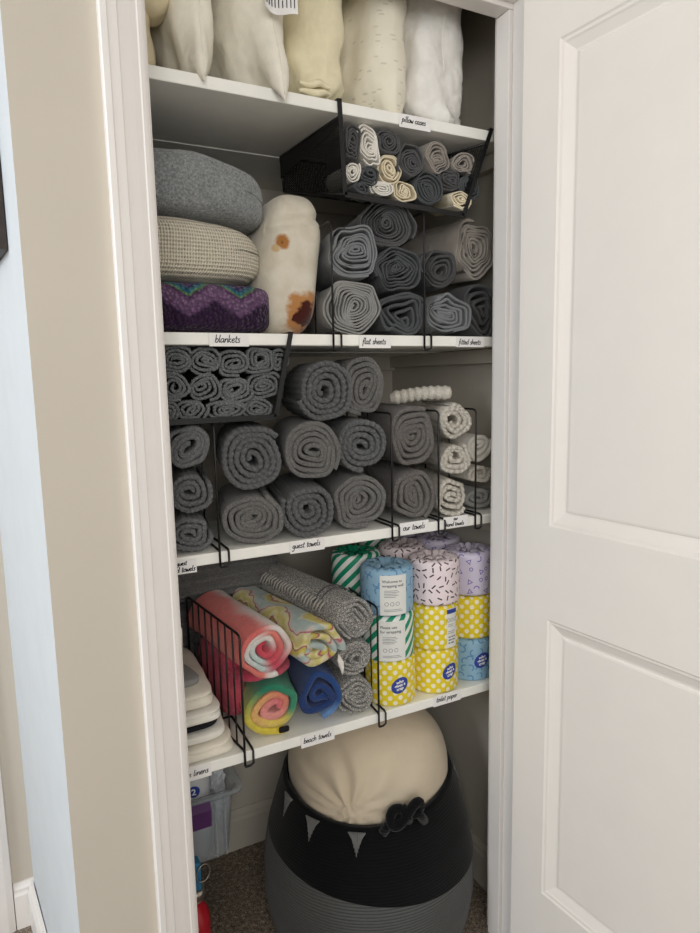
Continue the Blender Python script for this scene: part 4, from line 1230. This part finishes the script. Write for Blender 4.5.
for j, xx in enumerate((.5860, .7055)):
    for l in range(3):
        lab = ('green striped toilet roll at the very back of the top layer', 'lilac toilet roll at the very back right of the top layer')[j] if l == 2 else 'toilet roll hidden at the very back'+(' left' if j == 0 else ' right')+(' at shelf level' if l == 0 else ' in the middle layer')
        toilet_roll(xx, .310+.018*j, Z4+.0004+.1045*l, ('green', 'lilac')[j], lab, G, seed=40+3*j+l)

# ------------------------------------------------------------------ closet floor: rope basket with pillow
BX, BY = .469, .166
M['ropegrey'] = None
def rope(name, c):
    t = NT(name); a = lin(c)
    sep = t.n('ShaderNodeSeparateXYZ'); t.l(t.obj(), sep.inputs[0])
    k = t.math('ABSOLUTE', t.math('SINE', t.math('MULTIPLY', sep.outputs[2], PI/.0068)))
    n = t.noise(140, 3)
    f = t.math('ADD', t.math('MULTIPLY', k, .65), t.math('MULTIPLY', n, .35))
    t.col(t.ramp(f, [(.15, vary(a, .55)), (.7, vary(a, 1.1))])); t.set(.9, .15, .1)
    t.bump(f, .30 if 'black' in name else .5, .003); return t.m
M['ropegrey'] = rope('grey_rope', '#525352')
M['ropeblack'] = rope('black_rope', '#060709')
bk = thing('rope_basket', 'large black and grey coiled rope basket with tassels on the closet floor', 'basket', (BX, BY, 0))
def brad(z):
    P = [(0, .234), (.03, .252), (.10, .263), (.18, .261), (.26, .246), (.33, .226), (.38, .210), (.42, .202)]
    for (z0, r0), (z1, r1) in zip(P[:-1], P[1:]):
        if z <= z1: return r0+(r1-r0)*(z-z0)/(z1-z0)
    return P[-1][1]
def zsplit(a):       # black/grey boundary, dipping on the right
    return .216-.035*math.cos(a-math.radians(-30))
def zrim(a):
    return .376-.012*math.cos(2*(a-math.radians(62)))
n = 96
for part, lo, hi, mt in (('body', lambda a: .002, zsplit, 'ropegrey'), ('upper_band', zsplit, zrim, 'ropeblack')):
    m = MB(); K = 22; vs = []
    for j in range(K+1):
        for i in range(n):
            a = 2*PI*i/n; z = lo(a)+(hi(a)-lo(a))*j/K
            r = brad(z)*(1+.008*noise.noise(Vector((math.cos(a)*2, math.sin(a)*2, z*6))))
            vs.append((BX+r*math.cos(a), BY+r*math.sin(a)*.98, z))
    for j in range(K, -1, -4) if part == 'upper_band' else ():
        pass
    fs = [(j*n+i, j*n+(i+1) % n, (j+1)*n+(i+1) % n, (j+1)*n+i) for j in range(K) for i in range(n)]
    if part == 'upper_band':       # thickness: inner wall going back down
        b = len(vs)
        for j in range(6):
            for i in range(n):
                a = 2*PI*i/n; z = hi(a)-.02*j
                r = brad(z)-.010
                vs.append((BX+r*math.cos(a), BY+r*math.sin(a)*.98, z+(.003 if j == 0 else 0)))
        fs += [(K*n+i, K*n+(i+1) % n, b+(i+1) % n, b+i) for i in range(n)]
        fs += [(b+j*n+i, b+j*n+(i+1) % n, b+(j+1)*n+(i+1) % n, b+(j+1)*n+i) for j in range(5) for i in range(n)]
    else:
        b = len(vs); vs.append((BX, BY, .002)); fs += [((i+1) % n, i, b) for i in range(n)]
    m.add(vs, fs); m.build(part, M[mt], bk)
def bpt(deg, z, off=0):
    a = math.radians(deg); r = brad(z)+off
    return Vector((BX+r*math.cos(a), BY+r*math.sin(a)*.98, z))
# knotted handle at the front right
def handle(deg):
    m = MB()
    a = math.radians(deg); o = bpt(deg, zrim(a)+(.024 if deg < 0 else 0), .004); tx = Vector((-math.sin(a), math.cos(a), 0)); ou = Vector((math.cos(a), math.sin(a), 0)); up = Vector((0, 0, 1))
    pts = []
    for i in range(72):
        q = 2*PI*i/72
        d_ = 1+.35*math.sin(q)**2
        pts.append(o+tx*(.036*math.cos(q)/d_)+up*(.036*math.sin(q)*math.cos(q)/d_+.007*math.cos(q)*(1 if deg < 0 else -1)+.004)+ou*(.010+.008*math.sin(q)))
    m.tube(pts, .0105, 10, closed=True)
    m.tube([o+tx*.008+up*-.016+ou*.010, o+ou*.020+up*.004, o+tx*-.008+up*.020+ou*.008], .0095, 10)
    m.tube([o+tx*-.05+up*-.035, o+tx*-.03+up*-.005+ou*.008, o+tx*.03+up*-.005+ou*.008, o+tx*.05+up*-.035], .011, 10)
    m.build('knot_handle', M['ropeblack'], bk)
handle(-96); handle(84)
M['tassel'] = cloth('grey_tassel', '#6f6f6e', var=.2)
for deg in (-176, -152, -124, -30, 10):
    m = MB()
    a = math.radians(deg); tx = Vector((-math.sin(a), math.cos(a), 0))
    for k in range(9):
        f = (k-4)/4
        ln_ = .046*(1-.72*abs(f))
        zt = zrim(a)-.004
        p0 = bpt(deg, zt, .0035)+tx*f*.018
        p1 = bpt(deg, zt-ln_*.5, .0045)+tx*f*.013
        p2 = bpt(deg, zt-ln_, .0045)+tx*f*.010
        m.tube([p0, p1, p2], [.0021, .0019, .0010], 5)
    m.build('tassel', M['tassel'], bk)
M['cream_cushion'] = cloth('cream_cushion', '#cbbda6', weave=(700, .2), wrinkle=(9, .3, .02), var=.04, vscale=9)
def cush(u, v, w, p):
    q = Vector(p)
    k = noise.noise(Vector((p.x*9+3, p.y*9, p.z*9)))
    q.z += .008*k
    # gathers fanning out of the front-left edge
    dx, dy, dz = p.x+.125, p.y+.125, p.z-.02
    r = math.sqrt(dx*dx+dy*dy+dz*dz)
    ang = math.atan2(dz+.02, dx+.001)
    q += Vector((-.5, -.6, .5))*.0075*math.sin(ang*11+2*noise.noise(Vector((p.x*12, p.y*12, p.z*12))))*math.exp(-(r/.11)**2)
    if w > 0: q.z += .018*max(0, u)*(1-abs(u))
    return q
mb = softbox(BX, BY, .395, .189, .186, .152, p=2.35, n=44, disp=cush)
place('floor_cushion', mb, M['cream_cushion'], 'large cream cushion stuffed into the rope basket under the lowest shelf', 'cushion', None, (BX, BY, .27))

# clear storage bin on a wall bracket, half hidden by the left jamb
def clear():
    t = NT('clear_plastic')
    t.b.inputs['Base Color'].default_value = lin('#c3ccd2'); t.set(.28, .5)
    t.b.inputs['Alpha'].default_value = .34
    return t.m
M['clear'] = clear()
bn = thing('storage_bin', 'clear plastic storage bin with a purple latch behind the left jamb', 'bin', (.05, .33, .205))
m = MB()
x0, x1, y0, y1, zb, zt = -.072, .158, .230, .440, .205, .385
def rrect(ins, z, r=.025, k=5):
    out = []
    for cx_, cy_, a0 in ((x1-ins-r, y1-ins-r, 0), (x0+ins+r, y1-ins-r, 90), (x0+ins+r, y0+ins+r, 180), (x1-ins-r, y0+ins+r, 270)):
        for i in range(k+1):
            a = math.radians(a0+90*i/k); out.append((cx_+r*math.cos(a), cy_+r*math.sin(a), z))
    return out
rings = [rrect(.022, zb), rrect(.018, zb+.004), rrect(.006, zt-.03), rrect(.004, zt-.012), rrect(-.012, zt-.010), rrect(-.014, zt), rrect(-.010, zt+.001), rrect(.002, zt), rrect(.008, zt-.03), rrect(.020, zb+.007)]
vs = [p for r in rings for p in r]; k = len(rings[0])
m.add(vs, [(j*k+i, j*k+(i+1) % k, (j+1)*k+(i+1) % k, (j+1)*k+i) for j in range(len(rings)-1) for i in range(k)]+[tuple(range(k-1, -1, -1))], smooth=True)
m.build('tub', M['clear'], bn)
m = MB()
for fx in (.10, .122): m.bbox(fx, fx+.004, y0-.006, y0+.010, zb+.02, zt-.03, .001)
m.build('rib', M['clear'], bn)
m = MB()
m.prism([(y0-.022, zt-.062), (y0-.004, zt-.062), (y0-.006, zt-.022), (y0-.014, zt-.006), (y0-.026, zt-.020)], 'x', .028, .088); m.build('latch', plain('purple_plastic', '#5b3268', .4), bn)
m = MB(); m.bbox(XL+.016, .022, y0+.05, y1-.03, .0005, zb-.0005, .003); m.build('stand', M['closet_wall'], bn)
# things in the bin
bt = thing('cleaner_bottle', 'white bottle with a round blue number two sticker in the clear bin', 'bottle', (.050, .28, .213))
m = MB(); m.lathe([(.001, .213), (.036, .214), (.040, .223), (.040, .408), (.034, .428), (.018, .442), (.016, .446), (.016, .450)], .066, .290, 28)
m.build('body', plain('white_bottle', '#cfd2d4', .4), bt)
m = MB(); m.lathe([(.019, .450), (.019, .472), (.016, .476), (.001, .476)], .066, .290, 20); m.build('cap', M['panel'], bt)
m = MB(); k = 24
def bw(x, z, off=.0008, c=(.066, .290), R=.040, ang=-PI/2-.15):
    a = ang+x/R; return (c[0]+(R+off)*math.cos(a), c[1]+(R+off)*math.sin(a), z)
g = [bw(0, .350)]
g = [bw(.014*r*math.cos(2*PI*i/k), 0.390+.014*r*math.sin(2*PI*i/k)) for r in (.0, .5, 1) for i in range(k)]
m.add(g, [(j*k+i, j*k+(i+1) % k, (j+1)*k+(i+1) % k, (j+1)*k+i) for j in range(2) for i in range(k)])
st = m.build('sticker', M['logo'], bt)
v, f = text_mesh('2', .021, .0004, 1, 'CENTER'); m = MB()
m.add([bw(a, .383+b, .0016) for a, b, _ in v], f, smooth=False); m.build('lettering', M['white_ink'], st)
def crumple(u, v, w, p):
    q = Vector(p); k = noise.noise(Vector((p.x*60, p.y*60, p.z*60)))+.6*noise.noise(Vector((p.x*120, p.y*120, p.z*120)))
    return q*(1+.28*k)
mb = softbox(.128, .325, .345, .020, .034, .080, p=2.4, n=22, disp=crumple, smooth=False)
place('plastic_bag', mb, plain('bag_film', '#c9cdd2', .3, .5), 'crumpled clear plastic bag in the storage bin', 'bag', None, (.128, .325, .26))
mb = softbox(.075, .375, .250, .045, .035, .038, p=3, n=16, disp=wrinkler(.012, 26, 5))
place('cleaning_cloth', mb, plain('pale_blue_cloth', '#8fa3b5', .9, .1), 'pale blue cloth at the bottom of the clear bin', 'cloth', None, (.085, .33, .213))

# red canister standing behind the left jamb
ex = thing('red_canister', 'small red canister with blue top and wire ring behind the left jamb', 'canister', (.003, .10, 0))
m = MB(); ex_c = (.003, .10)
m.lathe([(.001, .001), (.041, .001), (.045, .006), (.045, .205), (.043, .222), (.034, .240), (.022, .250), (.018, .252)], *ex_c, 32); m.build('cylinder', plain('red_enamel', '#b3202c', .25, .5), ex)
m = MB(); m.lathe([(.018, .252), (.017, .262), (.021, .264), (.021, .274), (.015, .277), (.001, .277)], ex_c[0]+.016, ex_c[1], 24); m.build('valve', M['steel'], ex)
m = MB(); m.bbox(ex_c[0]+.002, ex_c[0]+.030, ex_c[1]-.014, ex_c[1]+.014, .277, .340, .004); m.build('handle', plain('blue_plastic', '#2d6f95', .4), ex)
m = MB(); c = Vector((ex_c[0]+.033, ex_c[1]-.018, .318))
m.tube([c+Vector((.015*math.cos(2*PI*i/28), .004*math.cos(2*PI*i/28), .019*math.sin(2*PI*i/28))) for i in range(28)], .0011, 6, closed=True); m.build('pull_ring', M['steel'], ex)

# ------------------------------------------------------------------ camera
cam = bpy.data.cameras.new('camera'); co = bpy.data.objects.new('camera', cam); COL.objects.link(co)
Rr = ((.8906402, -.45426304, -.02012751), (-.07884801, -.11069455, -.99072181), (.4478203, .88396369, -.13440676))
right = Vector(Rr[0]); up = -Vector(Rr[1]); back = -Vector(Rr[2])
mt = Matrix((right, up, back)).transposed().to_4x4(); mt.translation = Vector((-.2235, -1.14, 1.3254))
co.matrix_world = mt
cam.sensor_fit = 'VERTICAL'; cam.sensor_height = 36; cam.lens = 642.8*36/933
cam.clip_start = .01
SC.camera = co

# ------------------------------------------------------------------ light
w = bpy.data.worlds.new('world'); SC.world = w; w.use_nodes = True
bg = w.node_tree.nodes['Background']; bg.inputs[0].default_value = (.97, .985, 1.0, 1); bg.inputs[1].default_value = .37
def area(name, loc, target, size, power, colr, sizey=None):
    l = bpy.data.lights.new(name, 'AREA'); l.energy = power; l.size = size; l.color = colr
    if sizey: l.shape = 'RECTANGLE'; l.size_y = sizey
    o = bpy.data.objects.new(name, l); COL.objects.link(o); o.location = loc
    o.rotation_euler = (Vector(target)-Vector(loc)).to_track_quat('-Z', 'Y').to_euler()
    return o
area('window_light', (-2.6, -.6, 2.1), (-.2, .1, 1.1), 1.2, 68, (.86, .93, 1.0), 1.4)
area('room_light', (-.7, -2.9, 1.85), (.35, .1, 1.35), 1.7, 41, (1.0, .97, .93), 1.3)
SC.view_settings.view_transform = 'Standard'
SC.view_settings.look = 'None'
SC.view_settings.exposure = 0
